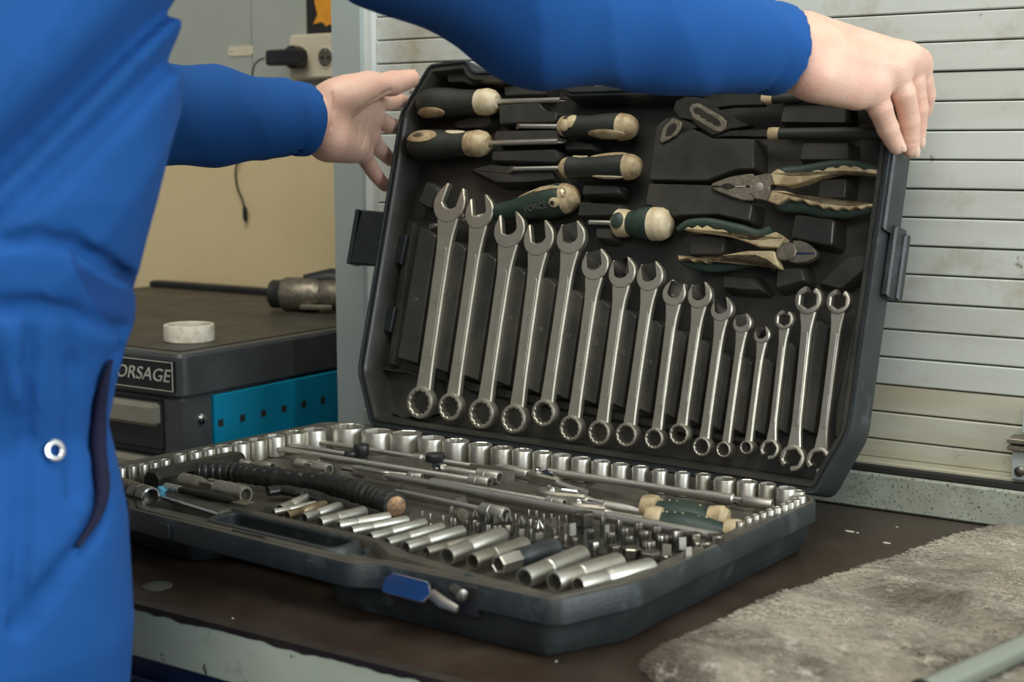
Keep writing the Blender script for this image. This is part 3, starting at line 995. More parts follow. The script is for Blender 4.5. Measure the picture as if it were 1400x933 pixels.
def patch(x, phi, r, a, b, th=.0012):
    """oval inlay on a round handle surface: centre x, around-angle phi"""
    ls = []
    for rr, hh in ((1.0, -.0012), (.97, th * .6), (.8, th), (.35, th * 1.1)):
        l = []
        for k in range(20):
            t = 2 * PI * k / 20
            xx = x + a * rr * math.cos(t)
            ph = FLIP[0] * phi + b * rr * math.sin(t)
            R_ = (r(xx) if callable(r) else r) + hh
            l.append((xx, R_ * math.sin(ph), R_ * math.cos(ph)))
        ls.append(l)
    return loops(ls, True, False, True)


def screwdriver(E, Fp, T, rp, lab, style, tip='cross', h=-.012):
    a, b, c = Lp(*E, h), Lp(*Fp, h), Lp(*T, h)
    m = ML @ fr(a, b - a)
    L = float(np.linalg.norm(b - a))
    S = float(np.linalg.norm(c - b))
    r = float(np.linalg.norm(Lp(E[0], E[1] + rp, h) - Lp(E[0], E[1] - rp, h))) / 2
    sd = thing('screwdriver', lab, 'screwdriver', m, 'screwdrivers in the lid')
    FLIP[0] = -1 if E[0] > T[0] else 1
    pr = [(0, .0), (.012, .42), (.04, .68), (.10, .90), (.2, 1), (.38, .97), (.58, .82), (.72, .78), (.80, .82), (.88, .86), (.95, .74), (1, .42)]
    if style == 'stub':
        pr = [(0, 0), (.01, .45), (.05, .8), (.15, .97), (.35, 1.0), (.5, .95), (.6, .80), (.7, .74), (.8, .84), (.92, .84), (1, .5)]
    if style == 'big':
        pr = [(0, 0), (.01, .35), (.04, .62), (.10, .85), (.2, .98), (.35, 1), (.55, .82), (.7, .62), (.85, .56), (.97, .58), (1, .4)]
    P_ = [(t * L, k * r) for t, k in pr]
    rf = lambda x: float(np.interp(x, [p[0] for p in P_], [p[1] for p in P_]))
    if style == 'a':      # cream collar, inlay at the butt
        obj('grip', handle(P_, 0, L * .78), 'rubber', sd)
        obj('collar', handle(P_, L * .78, L), 'cream2', sd)
        obj('inlay', patch(L * .26, -.95, rf, L * .17, .42), 'cream', sd)
        obj('inlay', patch(L * .12, -1.25, rf, L * .09, .30), 'cream', sd)
    elif style == 'b':
        obj('grip', handle(P_, 0, L * .76), 'rubber', sd)
        obj('collar', handle(P_, L * .76, L), 'cream', sd)
        obj('inlay', patch(L * .24, .42, rf, L * .20, .50), 'cream', sd)
        obj('inlay', patch(L * .62, .95, rf, L * .12, .30), 'cream2', sd)
        obj('inlay', patch(L * .22, .40, lambda x: rf(x) + .0009, L * .07, .16), 'worn', sd)
    elif style == 'c':
        obj('end_cap', handle(P_, 0, L * .20), 'cream', sd)
        obj('grip', handle(P_, L * .20, L * .90), 'rubber', sd)
        obj('collar', handle(P_, L * .90, L), 'cream', sd)
        obj('inlay', patch(L * .32, -.85, rf, L * .24, .42), 'cream', sd)
        obj('inlay', patch(L * .78, .35, rf, L * .055, .75), 'cream', sd)
        obj('inlay', patch(L * .86, -.15, rf, L * .07, .55), 'cream', sd)
    elif style == 'd':
        obj('end_cap', handle(P_, 0, L * .17), 'cream', sd)
        obj('grip', handle(P_, L * .17, L * .88), 'rubber', sd)
        obj('collar', handle(P_, L * .88, L), 'cream', sd)
        obj('inlay', patch(L * .36, .98, rf, L * .24, .26), 'cream', sd)
        obj('inlay', patch(L * .36, -1.05, rf, L * .20, .14), 'cream2', sd)
        obj('inlay', patch(L * .74, 1.15, rf, L * .10, .14), 'cream2', sd)
    elif style == 'big':
        obj('end_cap', handle(P_, 0, L * .15), 'cream', sd)
        obj('grip', handle(P_, L * .15, L), 'rubber2', sd)
        obj('inlay', patch(L * .26, .55, rf, L * .16, .10), 'cream', sd)
        obj('inlay', patch(L * .42, .72, rf, L * .24, .09), 'cream', sd)
        obj('inlay', patch(L * .19, -.42, rf, L * .055, .30), 'cream', sd)
        obj('hang_hole', patch(L * .20, -.42, lambda x: rf(x) + .0012, L * .022, .12), 'hole', sd)
        obj('end_mark', patch(L * .09, .12, rf, L * .022, .35), 'rusty', sd)
        text('grip_lettering', 'FORCE', .0095, .0005, 'num', sd, Matrix.Translation((L * .40, r * .47, r * .90)) @ Matrix.Rotation(PI, 4, 'Z') @ Matrix.Rotation(.52, 4, 'X'))
    elif style == 'stub':
        obj('end_cap', handle(P_, 0, L * .30), 'cream2', sd)
        obj('grip', handle(P_, L * .30, L * .70), 'rubber2', sd)
        obj('collar', handle(P_, L * .70, L), 'cream2', sd)
        obj('inlay', patch(L * .83, .0, rf, L * .11, .62), 'rubber2', sd)
    sr = .0031 if style in 'ab' else .0026
    bl = [(0, sr * .9), (.001, sr), (S * .86, sr), (S * .90, sr * 1.0)]
    obj('blade', lathe([(q, x + L) for x, q in bl], 14, ax='x'), 'chrome', sd)
    if tip == 'cross':
        ls = []
        for x, k in ((S * .90, 1.0), (S * .95, .95), (S * .99, .45), (S, .2)):
            ls.append([(L + x, sr * k * (1 if q % 2 == 0 else (1 if x < S * .91 else .45)) * math.cos(q * PI / 8), sr * k * (1 if q % 2 == 0 else (1 if x < S * .91 else .45)) * math.sin(q * PI / 8)) for q in range(16)])
        obj('tip', loops(ls), 'darksteel', sd)
    else:
        obj('tip', loops([[(L + S * .88, a_, b_) for a_, b_ in ((-sr, -sr * .8), (sr, -sr * .8), (sr, sr * .8), (-sr, sr * .8))], [(L + S * .95, a_, b_) for a_, b_ in ((-sr * 1.3, -sr * .35), (sr * 1.3, -sr * .35), (sr * 1.3, sr * .35), (-sr * 1.3, sr * .35))], [(L + S, a_, b_) for a_, b_ in ((-sr * 1.25, -.0003), (sr * 1.25, -.0003), (sr * 1.25, .0003), (-sr * 1.25, .0003))]]), 'darksteel', sd)
    return sd


screwdriver((572, 142), (681, 139), (777, 135), 20, 'large screwdriver at the top left of the lid with pale cream collar', 'a')
screwdriver((560, 199), (669, 196), (774, 197), 20, 'large screwdriver with worn cream butt inlay, below the top left one', 'b')
screwdriver((871, 174), (765, 173), (706, 174), 18.5, 'screwdriver with stained brown end pointing left, right side of upper row', 'c', 'flat')
screwdriver((877, 228), (767, 230), (697, 227), 18.5, 'screwdriver with smooth cream end cap pointing left below the stained one', 'd', 'flat')
screwdriver((791, 268), (676, 292), (587, 306), 23, 'dark green screwdriver with cream end and hanging hole, behind the long wrenches', 'big', 'flat', -.016)
screwdriver((917, 307), (840, 305), (803, 303), 23, 'short stubby screwdriver with cream ends beside the diagonal pliers', 'stub')

# ---- pliers (polygons in zoomed pixel space H: x = 860+X/3.495, y = 100+Y/3.495)
H_ = lambda X, Y: (860 + X / 3.495, 100 + Y / 3.495)


def pts(lst, h, org):
    return [tuple((Lp(*H_(*p), h) - org)[:2]) for p in lst]


def flat(name, lst, h0, h1, m, par, org, c=.0008, r=.0015):
    hh = h1
    p = pts(lst, hh, org)
    return obj(name, prism(rounded(p, r, 2), h0 - org[2], h1 - org[2], c), m, par)


def hose(name, lst, h, wz, m, par, org, sq=.8):
    p = [Lp(*H_(*q), h) - org for q in lst]
    sc = float(np.linalg.norm(Lp(*H_(400, 400), h) - Lp(*H_(400, 500), h))) / 100
    rad = [w * sc / 2 for w in wz]
    t_ = np.linspace(0, len(p) - 1, (len(p) - 1) * 5 + 1)
    rr = np.interp(t_, range(len(p)), rad)
    return obj(name, sweep(smoothpath(p, 5), list(rr), 16, sq), m, par)


def mkthing(name, lab, cat, lst):
    o = np.array([*Lp(*H_(*lst), -.010)[:2], -.010])
    return thing(name, lab, cat, ML @ Matrix.Translation(o)), o


t_, o_ = mkthing('combination_pliers', 'steel combination pliers with scalloped cream and green grips pointing left', 'pliers', (640, 545))
flat('upper_jaw', [(385, 540), (400, 525), (480, 495), (560, 482), (590, 480), (600, 500), (590, 535), (560, 541), (500, 541), (470, 530), (445, 541)], -.014, -.006, 'worn', t_, o_)
flat('lower_jaw', [(385, 544), (445, 545), (470, 556), (500, 545), (560, 545), (590, 550), (603, 580), (590, 610), (545, 608), (480, 588), (410, 560)], -.014, -.006, 'worn', t_, o_)
flat('pivot_plate', [(572, 520), (600, 490), (645, 480), (680, 480), (692, 530), (672, 540), (672, 560), (680, 575), (660, 612), (630, 605), (600, 600), (575, 570)], -.015, -.0045, 'worn', t_, o_)
flat('jaw_gap', [(440, 540), (450, 529), (470, 526), (490, 530), (503, 541), (490, 552), (470, 557), (450, 552)], -.010, -.0057, 'hole', t_, o_, .0001)
flat('wire_slot', [(505, 538), (556, 538), (556, 546), (505, 546)], -.010, -.0057, 'chrome', t_, o_, .0001)
c_ = Lp(*H_(622, 545), -.0045) - o_
obj('rivet', xf(lathe([(.0045, 0), (.0045, .0004), (.0015, .0008)], 20), Matrix.Translation(c_)), 'chrome2', t_)
hose('grip', [(700, 500), (745, 480), (830, 470), (930, 450), (1030, 440), (1120, 450), (1232, 470)], -.012, [50, 66, 58, 52, 50, 46, 24], 'rubber2', t_, o_)
hose('grip', [(690, 610), (740, 635), (830, 640), (930, 660), (1040, 668), (1130, 655), (1212, 638)], -.012, [34, 62, 62, 58, 54, 44, 26], 'rubber2', t_, o_)
flat('grip_inlay', [(677, 478), (708, 456), (735, 470), (765, 487), (800, 482), (835, 487), (862, 482), (880, 465), (905, 462), (925, 468), (945, 452), (970, 448), (990, 455), (1010, 442), (1030, 440), (1055, 450), (1075, 444), (1100, 450), (1118, 462), (1150, 457), (1188, 463), (1187, 486), (1100, 474), (1000, 472), (900, 496), (830, 522), (760, 538), (690, 533)], -.014, -.0012, 'cream', t_, o_, .001, .0006)
flat('grip_inlay', [(660, 612), (682, 560), (740, 562), (830, 588), (920, 618), (1020, 630), (1100, 630), (1166, 620), (1160, 640), (1135, 636), (1105, 650), (1080, 640), (1045, 655), (1018, 643), (985, 655), (955, 640), (925, 648), (900, 628), (860, 630), (828, 606), (790, 612), (760, 600), (705, 628)], -.014, -.0012, 'cream', t_, o_, .001, .0006)

t_, o_ = mkthing('diagonal_pliers', 'diagonal cutting pliers with scalloped cream and green grips pointing right', 'pliers', (745, 850))
flat('cutter_jaw', [(780, 800), (815, 800), (850, 812), (880, 838), (898, 860), (800, 858), (790, 850)], -.014, -.006, 'worn', t_, o_)
flat('cutter_jaw', [(898, 864), (880, 885), (845, 903), (795, 908), (760, 900), (790, 868), (800, 864)], -.014, -.006, 'worn', t_, o_)
flat('pivot_plate', [(715, 815), (750, 808), (782, 812), (800, 850), (785, 885), (750, 895), (712, 888), (702, 850)], -.015, -.0045, 'worn', t_, o_)
flat('cutting_edge', [(795, 853), (893, 860), (893, 866), (800, 870)], -.010, -.0057, 'bright', t_, o_, .0002)
hose('grip', [(232, 750), (285, 722), (370, 715), (450, 728), (540, 752), (620, 775), (680, 745)], -.012, [22, 46, 46, 46, 52, 56, 40], 'rubber2', t_, o_)
hose('grip', [(238, 892), (300, 915), (380, 928), (470, 922), (560, 905), (640, 895), (705, 935)], -.012, [20, 44, 50, 54, 54, 52, 30], 'rubber2', t_, o_)
flat('grip_inlay', [(262, 748), (280, 734), (300, 742), (325, 727), (345, 742), (370, 728), (395, 742), (420, 748), (450, 748), (475, 768), (505, 765), (530, 785), (555, 777), (585, 795), (610, 790), (650, 775), (700, 758), (742, 788), (705, 832), (620, 830), (500, 785), (400, 758), (300, 756)], -.014, -.0012, 'cream', t_, o_, .001, .0006)
flat('grip_inlay', [(230, 868), (290, 884), (360, 886), (450, 870), (560, 850), (690, 850), (705, 900), (716, 932), (690, 930), (650, 890), (600, 872), (560, 888), (520, 872), (490, 893), (455, 882), (425, 903), (395, 892), (365, 908), (335, 893), (305, 902), (280, 888), (235, 893)], -.014, -.0012, 'cream', t_, o_, .001, .0006)

t_, o_ = mkthing('water_pump_pliers', 'black slip joint water pump pliers with long dark handles under the hand', 'pliers', (370, 210))
flat('upper_lever', [(210, 175), (222, 132), (262, 112), (330, 115), (400, 128), (480, 98), (640, 90), (642, 152), (500, 155), (420, 165), (520, 225), (592, 250), (480, 268), (400, 300), (330, 255), (300, 225), (240, 215)], -.016, -.008, 'blacksteel', t_, o_)
flat('lower_lever', [(140, 325), (165, 245), (205, 205), (255, 215), (310, 245), (350, 260), (410, 275), (480, 272), (668, 270), (668, 306), (480, 302), (405, 308), (330, 258), (240, 300), (150, 348)], -.018, -.010, 'blacksteel', t_, o_)
for nm, lst, hole in (('slot_ring', [(285, 170), (300, 147), (330, 142), (440, 205), (466, 232), (462, 268), (435, 284), (405, 276), (300, 212)], [(305, 172), (322, 160), (340, 168), (360, 180), (375, 192), (395, 198), (410, 212), (430, 222), (440, 245), (425, 256), (405, 248), (395, 235), (375, 232), (362, 218), (345, 215), (335, 200), (315, 195)]), ('jaw_face', [(145, 318), (165, 252), (205, 213), (250, 232), (248, 262), (225, 298), (155, 336)], [(172, 300), (182, 262), (212, 238), (230, 246), (222, 272), (200, 298), (185, 304)])):
    flat(nm, lst, -.012, -.0072, 'rusty' if nm == 'x' else 'worn', t_, o_)
    flat('slot_opening', hole, -.012, -.0070, 'hole', t_, o_, .0001, .0006)
for yy, xx in ((122, 640), (291, 670)):
    hose('grip', [(xx + 8, yy), (xx + 200, yy - 8 if yy < 200 else yy - 2), (xx + 400, yy - 14 if yy < 200 else yy - 2), (xx + 560, yy - 14 if yy < 200 else yy - 1)], -.012, [52, 54, 58, 50], 'rubber', t_, o_)
    hose('grip_band', [(xx, yy), (xx + 25, yy - 1), (xx + 50, yy - 1)], -.012, [58, 60, 58], 'cream', t_, o_)

# ================================================================== TOOLS IN THE BASE TRAY
def px2m(p, z):
    a = bw(Bp(p[0], p[1], z))
    return depth(a) / FPX


def socket(x, y, dpx, h, lab, group, name='socket', kind=None):
    zt = ZD + h
    c = Bp(x, y, zt)
    r = dpx * px2m((x, y), zt) / 2
    m = MB @ Matrix.Translation((c[0], c[1], ZD)) @ Matrix.Rotation(R.uniform(0, 1), 4, 'Z')
    s = thing(name, lab, 'socket', m, group)
    hx = R.random() < .7
    n = 48 if dpx > 20 else 32
    rin = (lambda a: hexr(a, r * .84)) if hx else (lambda a: twelve(a, r * .74))
    obj('socket_body', annulus(r, rin, 0, h, min(.0012, r * .12), n=n), 'chrome' if R.random() < .75 else 'chrome2', s)
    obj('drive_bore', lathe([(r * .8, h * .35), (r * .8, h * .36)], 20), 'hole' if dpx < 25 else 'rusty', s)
    if kind == 'foot':
        obj('drive_collar', annulus(r * 1.12, lambda a: r * .5, 0, .004, .001, n=32), 'chrome', s)
    return s


Z1 = lambda X, Y: (160 + X / 3.495, 560 + Y / 3.495)
Z2 = lambda X, Y: (440 + X / 3.495, 560 + Y / 3.495)
Z3 = lambda X, Y: (780 + X / 3.495, 600 + Y / 3.495)
ZA = lambda X, Y: (380 + X / 5.833, 580 + Y / 5.833)
ZB = lambda X, Y: (560 + X / 5.833, 600 + Y / 5.833)
ZC = lambda X, Y: (720 + X / 5.833, 620 + Y / 5.833)
ZD_ = lambda X, Y: (560 + X / 5.833, 660 + Y / 5.833)
ZE = lambda X, Y: (780 + X / 5.833, 680 + Y / 5.833)
ZF = lambda X, Y: (160 + X / 5.833, 600 + Y / 5.833)

left = [(Z1(20, 280), 12), (Z1(72, 270), 12.5), (Z1(125, 262), 13), (Z1(176, 252), 13.5), (Z1(228, 241), 15), (Z1(301, 215), 17), (Z1(373, 202), 17.5), (Z1(437, 188), 18), (Z1(507, 175), 23), (Z1(590, 160), 25), (Z1(669, 143), 27), (Z1(753, 126), 28), (Z1(846, 108), 31), (Z1(941, 95), 34)]
for i, ((x, y), d) in enumerate(left):
    socket(x, y, d, .017 + .006 * i / 13, f'{ORD[i]} chrome socket from the front along the left side of the case', 'sockets along the left side')
back = [(Z2(125, 80), 49), (Z2(264, 102), 43), (Z2(402, 112), 44), (Z2(524, 135), 37), (Z2(640, 148), 37.5), (Z2(758, 165), 32.5), (Z2(861, 182), 31), (Z2(958, 193), 29), (Z2(1055, 204), 28), (Z2(1145, 217), 28), (Z2(1240, 232), 26.5), (Z2(1335, 246), 26),
        (Z3(145, 107), 26), (Z3(238, 121), 25), (Z3(334, 134), 23), (Z3(428, 150), 21), (Z3(535, 162), 21), (Z3(635, 170), 21.5), (Z3(738, 190), 31), (Z3(845, 203), 28.5), (Z3(941, 215), 24), (Z3(1033, 235), 27)]
for i, ((x, y), d) in enumerate(back):
    if i == 0:
        lab = 'largest chrome socket, at the back left corner of the open case'
    elif i < 12:
        lab = f'{ORD[i - 1]} socket right of the largest one in the back row under the lid'
    else:
        lab = f'{ORD[21 - i]} socket from the right end of the back row under the lid'
    socket(x, y, d, .0235 if i < 12 else .0225, lab, 'sockets in the back row', kind='foot' if i in (16, 17) else None)
right = [(Z3(1090, 245), 18), (Z3(1095, 265), 17), (Z3(1090, 285), 16.5), (Z3(1050, 285), 14), (Z3(1074, 300), 13), (Z3(1040, 302), 12.5), (Z3(1008, 316), 12), (Z3(982, 328), 11.5), (Z3(948, 342), 11), (Z3(917, 352), 10.5), (Z3(882, 366), 10.5), (Z3(850, 380), 10), (Z3(808, 400), 10)]
right = [(Z3(1090, 250), 18), (Z3(1098, 272), 16), (Z3(1076, 288), 14), (Z3(1050, 302), 13), (Z3(1022, 314), 12), (Z3(988, 328), 12), (Z3(954, 340), 11.5), (Z3(919, 352), 11), (Z3(885, 364), 10.5), (Z3(850, 378), 10.5), (Z3(808, 398), 10.5)]
for i, ((x, y), d) in enumerate(right):
    socket(x, y, d, .019 - .003 * i / 10, f'{ORD[10 - i]} small bright socket from the front along the right side of the case', 'small sockets along the right side')


def lyframe(p, q, dpx, dz=0.0, z=None):
    """frame for a thing lying in the tray from pixel p to pixel q"""
    r = dpx * px2m(((p[0] + q[0]) / 2, (p[1] + q[1]) / 2), .045) / 2
    zz_ = (ZD + .003 + r if z is None else z) + dz
    a, b = Bp(*p, zz_), Bp(*q, zz_)
    d = b - a
    return MB @ fr(a, d), float(np.linalg.norm(d)), r


def rod(p, q, dpx, lab, name='extension_bar', cat='extension bar', m='chrome', sock=None, z=None, collar=None, group=None, knob=None):
    mw, L, r = lyframe(p, q, dpx * 1.25, 0, z)
    t = thing(name, lab, cat, mw, group)
    Ls = 0
    if sock:
        rs = r * sock
        Ls = rs * 4.2
        obj('socket_end', lathe([(.0004, L - Ls * .3), (rs * .62, L - Ls * .3), (rs * .66, L), (rs * .92, L), (rs, L - .001), (rs, L - Ls * .5), (rs * .93, L - Ls * .52), (rs * .93, L - Ls * .56), (rs, L - Ls * .58), (rs, L - Ls + .002), (r, L - Ls)], 28, True, False, 'x'), m, t)
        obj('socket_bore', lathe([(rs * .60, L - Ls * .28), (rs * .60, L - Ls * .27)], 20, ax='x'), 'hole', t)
    obj('shaft', lathe([(r * .7, 0), (r, .001), (r, L - Ls - .001), (r * .8, L - Ls + .001)], 20, ax='x'), m, t)
    w = r * .9
    obj('drive_square', box(-.010, .001, -w * .8, w * .8, -w * .8, w * .8, .001), m, t)
    if collar:
        for c in collar:
            obj('collar', lathe([(r, L * c), (r * 1.5, L * c + .001), (r * 1.5, L * c + .010), (r, L * c + .012)], 24, ax='x'), m, t)
    return t, L, r


# breaker bar with forked flex head
mw, L, r = lyframe(ZA(780, 395), ZE(1215, 330), 13, .004)
t = thing('breaker_bar', 'longest chrome breaker bar with forked hinge head, running diagonally across the tray', 'breaker bar', mw)
obj('shaft', lathe([(r * .9, .0), (r * .85, .02), (r * .9, .12), (r * 1.05, L * .62), (r * 1.05, L * .70)], 28, ax='x'), 'chrome', t)
obj('knurled_grip', lathe([(r * 1.0, L * .70)] + [(r * (1.15 if k % 2 else 1.10), L * (.705 + .28 * k / 60)) for k in range(61)] + [(r, L * .985), (r * .6, L)], 32, ax='x'), 'chrome', t)
for s in (-1, 1):
    obj('fork_arm', prism(rounded([(-.030, -r * .5), (-.026, r * .8), (-.010, r * 1.1), (.014, r * 1.0), (.020, 0), (.014, -r), (-.012, -r * 1.1), (-.026, -r)], .003), s * r * .45 - .0015, s * r * .45 + .0025, .0008), 'chrome', t)
obj('hinge_pin', xf(lathe([(.003, -r), (.003, r)], 14), Matrix.Translation((-.020, 0, 0))), 'darksteel', t)
obj('drive_head', box(-.044, -.020, -r * .8, r * .8, -r * .35, r * .35, .002), 'chrome2', t)

rod(ZA(1000, 548), ZB(770, 610), 7, 'extension bar with wide open socket end, in front of the breaker bar', sock=2.4, z=.046)
rod(ZA(820, 388), ZA(1150, 425), 6, 'short thin extension bar with small open end, behind the breaker bar', sock=1.5, z=.044)
rod(ZA(360, 150), ZB(520, 222), 6, 'thin sliding bar behind the row of rods with two black rubber caps on it', 'sliding_bar', 'bar', z=.047, collar=(.62,))
rod(ZA(150, 178), ZA(560, 245), 6, 'short thin rod at the left below the largest socket', 'sliding_bar', 'bar', z=.047)
rod(ZA(60, 210), ZB(640, 355), 7.5, 'long thin extension bar ending in a small open socket in the middle of the tray', sock=1.7, z=.046)
rod(ZB(262, 240), ZB(720, 312), 8, 'extension bar with bright open end behind the long thin one', sock=1.8, z=.046)
rod(ZB(230, 345), ZB(1235, 520), 7, 'thin extension bar with open end pointing at the ratchet heads', sock=1.6, z=.046)
rod(ZB(760, 248), ZB(945, 292), 13, 'short thick chrome adapter left of the ratchet heads', 'adapter', 'adapter', z=.047)
mw, L, r = lyframe(ZB(1100, 265), Z3(780, 290), 12.5, .003)
t = thing('long_extension_bar', 'long thick chrome extension bar along the back row of sockets', 'extension bar', mw)
obj('shaft', lathe([(r * .6, 0), (r, .002), (r * .95, L * .4), (r * .85, L * .8), (r * 1.1, L * .85), (r * 1.1, L - .001), (r * .8, L)], 28, ax='x'), 'chrome', t)
obj('drive_square', box(L - .001, L + .008, -r * .6, r * .6, -r * .6, r * .6, .001), 'chrome', t)
mw, L, r = lyframe(Z3(828, 298), Z3(965, 315), 15, .002)
t = thing('deep_socket', 'chrome deep socket lying beside the long extension bar at the right', 'socket', mw)
obj('socket_body', lathe([(.0004, L - .012), (r * .7, L - .012), (r * .74, L), (r * .94, L), (r, L - .001), (r, .001), (r * .9, 0)], 30, True, True, 'x'), 'chrome', t)
rod(ZA(190, 285), ZA(330, 300), 6, 'small steel pin lying behind the half round sockets', 'steel_pin', 'pin', z=.044)

# rubber caps
for (x, y), d, h, lab in ((ZA(665, 150), 22, .013, 'black round rubber cap below the second largest socket'), (ZA(578, 205), 17, .008, 'low black rubber cap left of the taller one'), (ZA(1255, 222), 27, .010, 'wide black rubber cap in front of the back row sockets')):
    c = Bp(x, y, ZD + .010 + h)
    r = d * px2m((x, y), .05) / 2
    m = MB @ Matrix.Translation((c[0], c[1], ZD + .008))
    o = thing('rubber_cap', lab, 'cap', m)
    obj('cap_body', lathe([(r * .86, 0), (r * .9, h * .3), (r, h * .45), (r, h - .001), (r * .92, h), (r * .9, h - .0004), (.0005, h - .001)], 28), 'blackp', o)
    obj('cap_stem', lathe([(r * .5, -.008), (r * .5, .0)], 16), 'chrome2', o)
c = Bp(*ZA(1290, 325), .050)
o = thing('drive_adapter', 'tiny bright chrome adapter with ball beside the wide black cap', 'adapter', MB @ Matrix.Translation((c[0], c[1], ZD)))
obj('adapter_body', prism([(-.005, -.005), (.005, -.005), (.005, .005), (-.005, .005)], 0, .014, .0012), 'bright', o)
obj('detent_ball', xf(lathe([(.0005, -.002), (.0018, -.001), (.002, 0), (.0018, .001), (.0005, .002)], 12), Matrix.Translation((0, -.005, .010))), 'bright', o)

# ratchets
for hd, e0, e1, hr_, lab, btn, lev, gr in (
    (ZC(110, 180), ZC(420, 300), ZC(640, 345), 24, 'ratchet at the back of the three with round reverser disc', ZC(90, 160), ZC(290, 215), False),
    (ZC(230, 325), ZC(450, 360), ZC(930, 430), 31, 'large ratchet with cream and green grip in the middle of the three', ZC(228, 282), ZC(375, 300), True),
    (ZC(440, 425), ZC(600, 450), ZC(960, 505), 24, 'small ratchet with cream and green grip, nearest of the three', ZC(420, 368), ZC(535, 403), True)):
    zt = .054
    a, b = Bp(*hd, zt - .006), Bp(*e1, zt - .010)
    d = b - a
    L = float(np.linalg.norm(d))
    t = thing('ratchet', lab, 'ratchet', MB @ fr(a, d), 'ratchets in the tray')
    r = hr_ * px2m(hd, zt) * .85
    pl = [(r * math.cos(q), r * .62 * math.sin(q)) for q in [math.radians(v) for v in range(60, 301, 16)]] + [(r * .9, -r * .42), (r * 1.8, -r * .24), (r * 1.8, r * .24), (r * .9, r * .42)]
    obj('head', prism(rounded(pl, .002, 2), -.012, .0040, .002), 'chrome2', t)
    obj('release_button', xf(lathe([(r * .28, .0035), (r * .28, .0062), (r * .22, .0070)], 20), Matrix.Translation((-r * .25, 0, 0))), 'bright', t)
    obj('lever', xf(box(-.003, .013, -.0035, .0035, .0040, .0068, .0008), Matrix.Translation((r * .55, 0, 0))), 'bright', t)
    hw_ = .0052 if hr_ > 25 else .0042
    obj('shaft', sweep([(r * 1.2, 0, -.001), (r * 2.2, 0, -.003), (L * .6, 0, -.004), (L, 0, -.004)], [hw_ * 1.1, hw_ * .8, hw_, hw_], 18), 'chrome', t)
    if gr:
        Lg = .062 if hr_ > 25 else .070
        k = 1.22 if hr_ > 25 else 1.0
        obj('grip_collar', lathe([(.004, L - .003), (.0085 * k, L - .001), (.0105 * k, L + .006), (.0100 * k, L + .013)], 22, ax='x'), 'cream', t)
        obj('grip', xf(sweep([(L + .011, 0, -.003), (L + .02, 0, -.003), (L + .035, 0, -.002), (L + .05, 0, -.003), (L + Lg, 0, -.003)], [.0100 * k, .0112 * k, .0135 * k, .0122 * k, .0085 * k], 22, .85), Matrix.Identity(4)), 'rubber2', t)
        obj('grip_end', lathe([(.0082 * k, L + Lg - .002), (.0092 * k, L + Lg + .004), (.0098 * k, L + Lg + .010), (.007 * k, L + Lg + .016), (.001, L + Lg + .018)], 22, ax='x'), 'cream', t)
        for q in range(6):
            obj('grip_dot', xf(lathe([(.0009, 0), (.0007, .0004)], 10), Matrix.Translation((L + .018 + q * .0068, -.004 + .0006 * q, -.002 + (.0108 + .0006 * math.sin(q)) * k * .93)) @ Matrix.Rotation(.35, 4, 'X')), 'cream', t)

# taped bar
pts_px = [ZF(640, 258), ZF(900, 262), ZF(1180, 300), ZA(350, 470), ZA(650, 545), ZA(860, 610), ZA(940, 655)]
zt_ = ZD + .0155
P_ = [bw(Bp(a, b, zt_)) for a, b in pts_px]
P_ = smoothpath(P_, 24)
t = thing('taped_bar', 'thick bar wrapped in ribbed black tape with a bare coppery end', 'bar', Matrix.Translation(Vector(P_[0])))
P_ = [p - P_[0] for p in P_]
n_ = len(P_)
rad = [(.0092 + .0016 * (i / n_)) * (1 + .10 * ((i % 5) / 4 - .5) + .07 * noise.noise((i * .23, 0, 4))) for i in range(n_)]
g = sweep(P_, rad, 26)
V = [tuple(Vector(p) * 1.0 + Vector((0, 0, .0006 * noise.noise((p[0] * 300, p[1] * 300, p[2] * 300))))) for p in g[0]]
obj('tape_wrap', (V, g[1]), 'tape', t)
dd = P_[-1] - P_[-4]
dd = dd / np.linalg.norm(dd)
obj('bare_end', sweep([P_[-1] - dd * .002, P_[-1] + dd * .0012, P_[-1] + dd * .002], [.0092, .0090, .0078], 24), 'copper', t)
# crumpled black strip in front of it
q = [bw(Bp(a, b, ZD + .010)) for a, b in (Z1(720, 392), Z1(790, 385), Z1(860, 396), Z1(930, 408), Z1(975, 422))]
t = thing('rubber_strip', 'crumpled strip of black rubber between the taped bar and the deep sockets', 'strip', Matrix.Translation(Vector(q[0])))
obj('strip_body', sweep(smoothpath([a - q[0] for a in q], 6), [.0065 * (1 + .25 * noise.noise((i * .9, 2, 1))) for i in range(25)], 14, .7), 'tape', t)

# dark block at the left
a, b = Bp(*ZF(300, 300), .050), Bp(*ZF(955, 150), .050)
d = b - a
L = float(np.linalg.norm(d))
t = thing('bit_case', 'scuffed dark oblong box lying in the left rear of the tray', 'box', MB @ fr(a, d))
obj('box_body', loops([[(-.004, y * .011, z) for y, z in ((-1, -.012), (1, -.012), (1, -.002), (.55, .004), (-.55, .004), (-1, -.002))], [(0, y * .012, z) for y, z in ((-1, -.013), (1, -.013), (1, 0), (.5, .006), (-.5, .006), (-1, 0))], [(L, y * .012, z) for y, z in ((-1, -.013), (1, -.013), (1, 0), (.5, .006), (-.5, .006), (-1, 0))], [(L + .004, y * .010, z) for y, z in ((-1, -.012), (1, -.012), (1, -.002), (.55, .004), (-.55, .004), (-1, -.002))]]), 'blacksteel', t)
obj('clip', xf(sweep([(.0, 0, 0), (.008, -.004, .003), (.018, -.006, .004), (.03, -.005, .003)], [.002, .003, .003, .002], 10), Matrix.Translation((L * .42, -.014, -.002))), 'chrome', t)

# universal joints and adapters


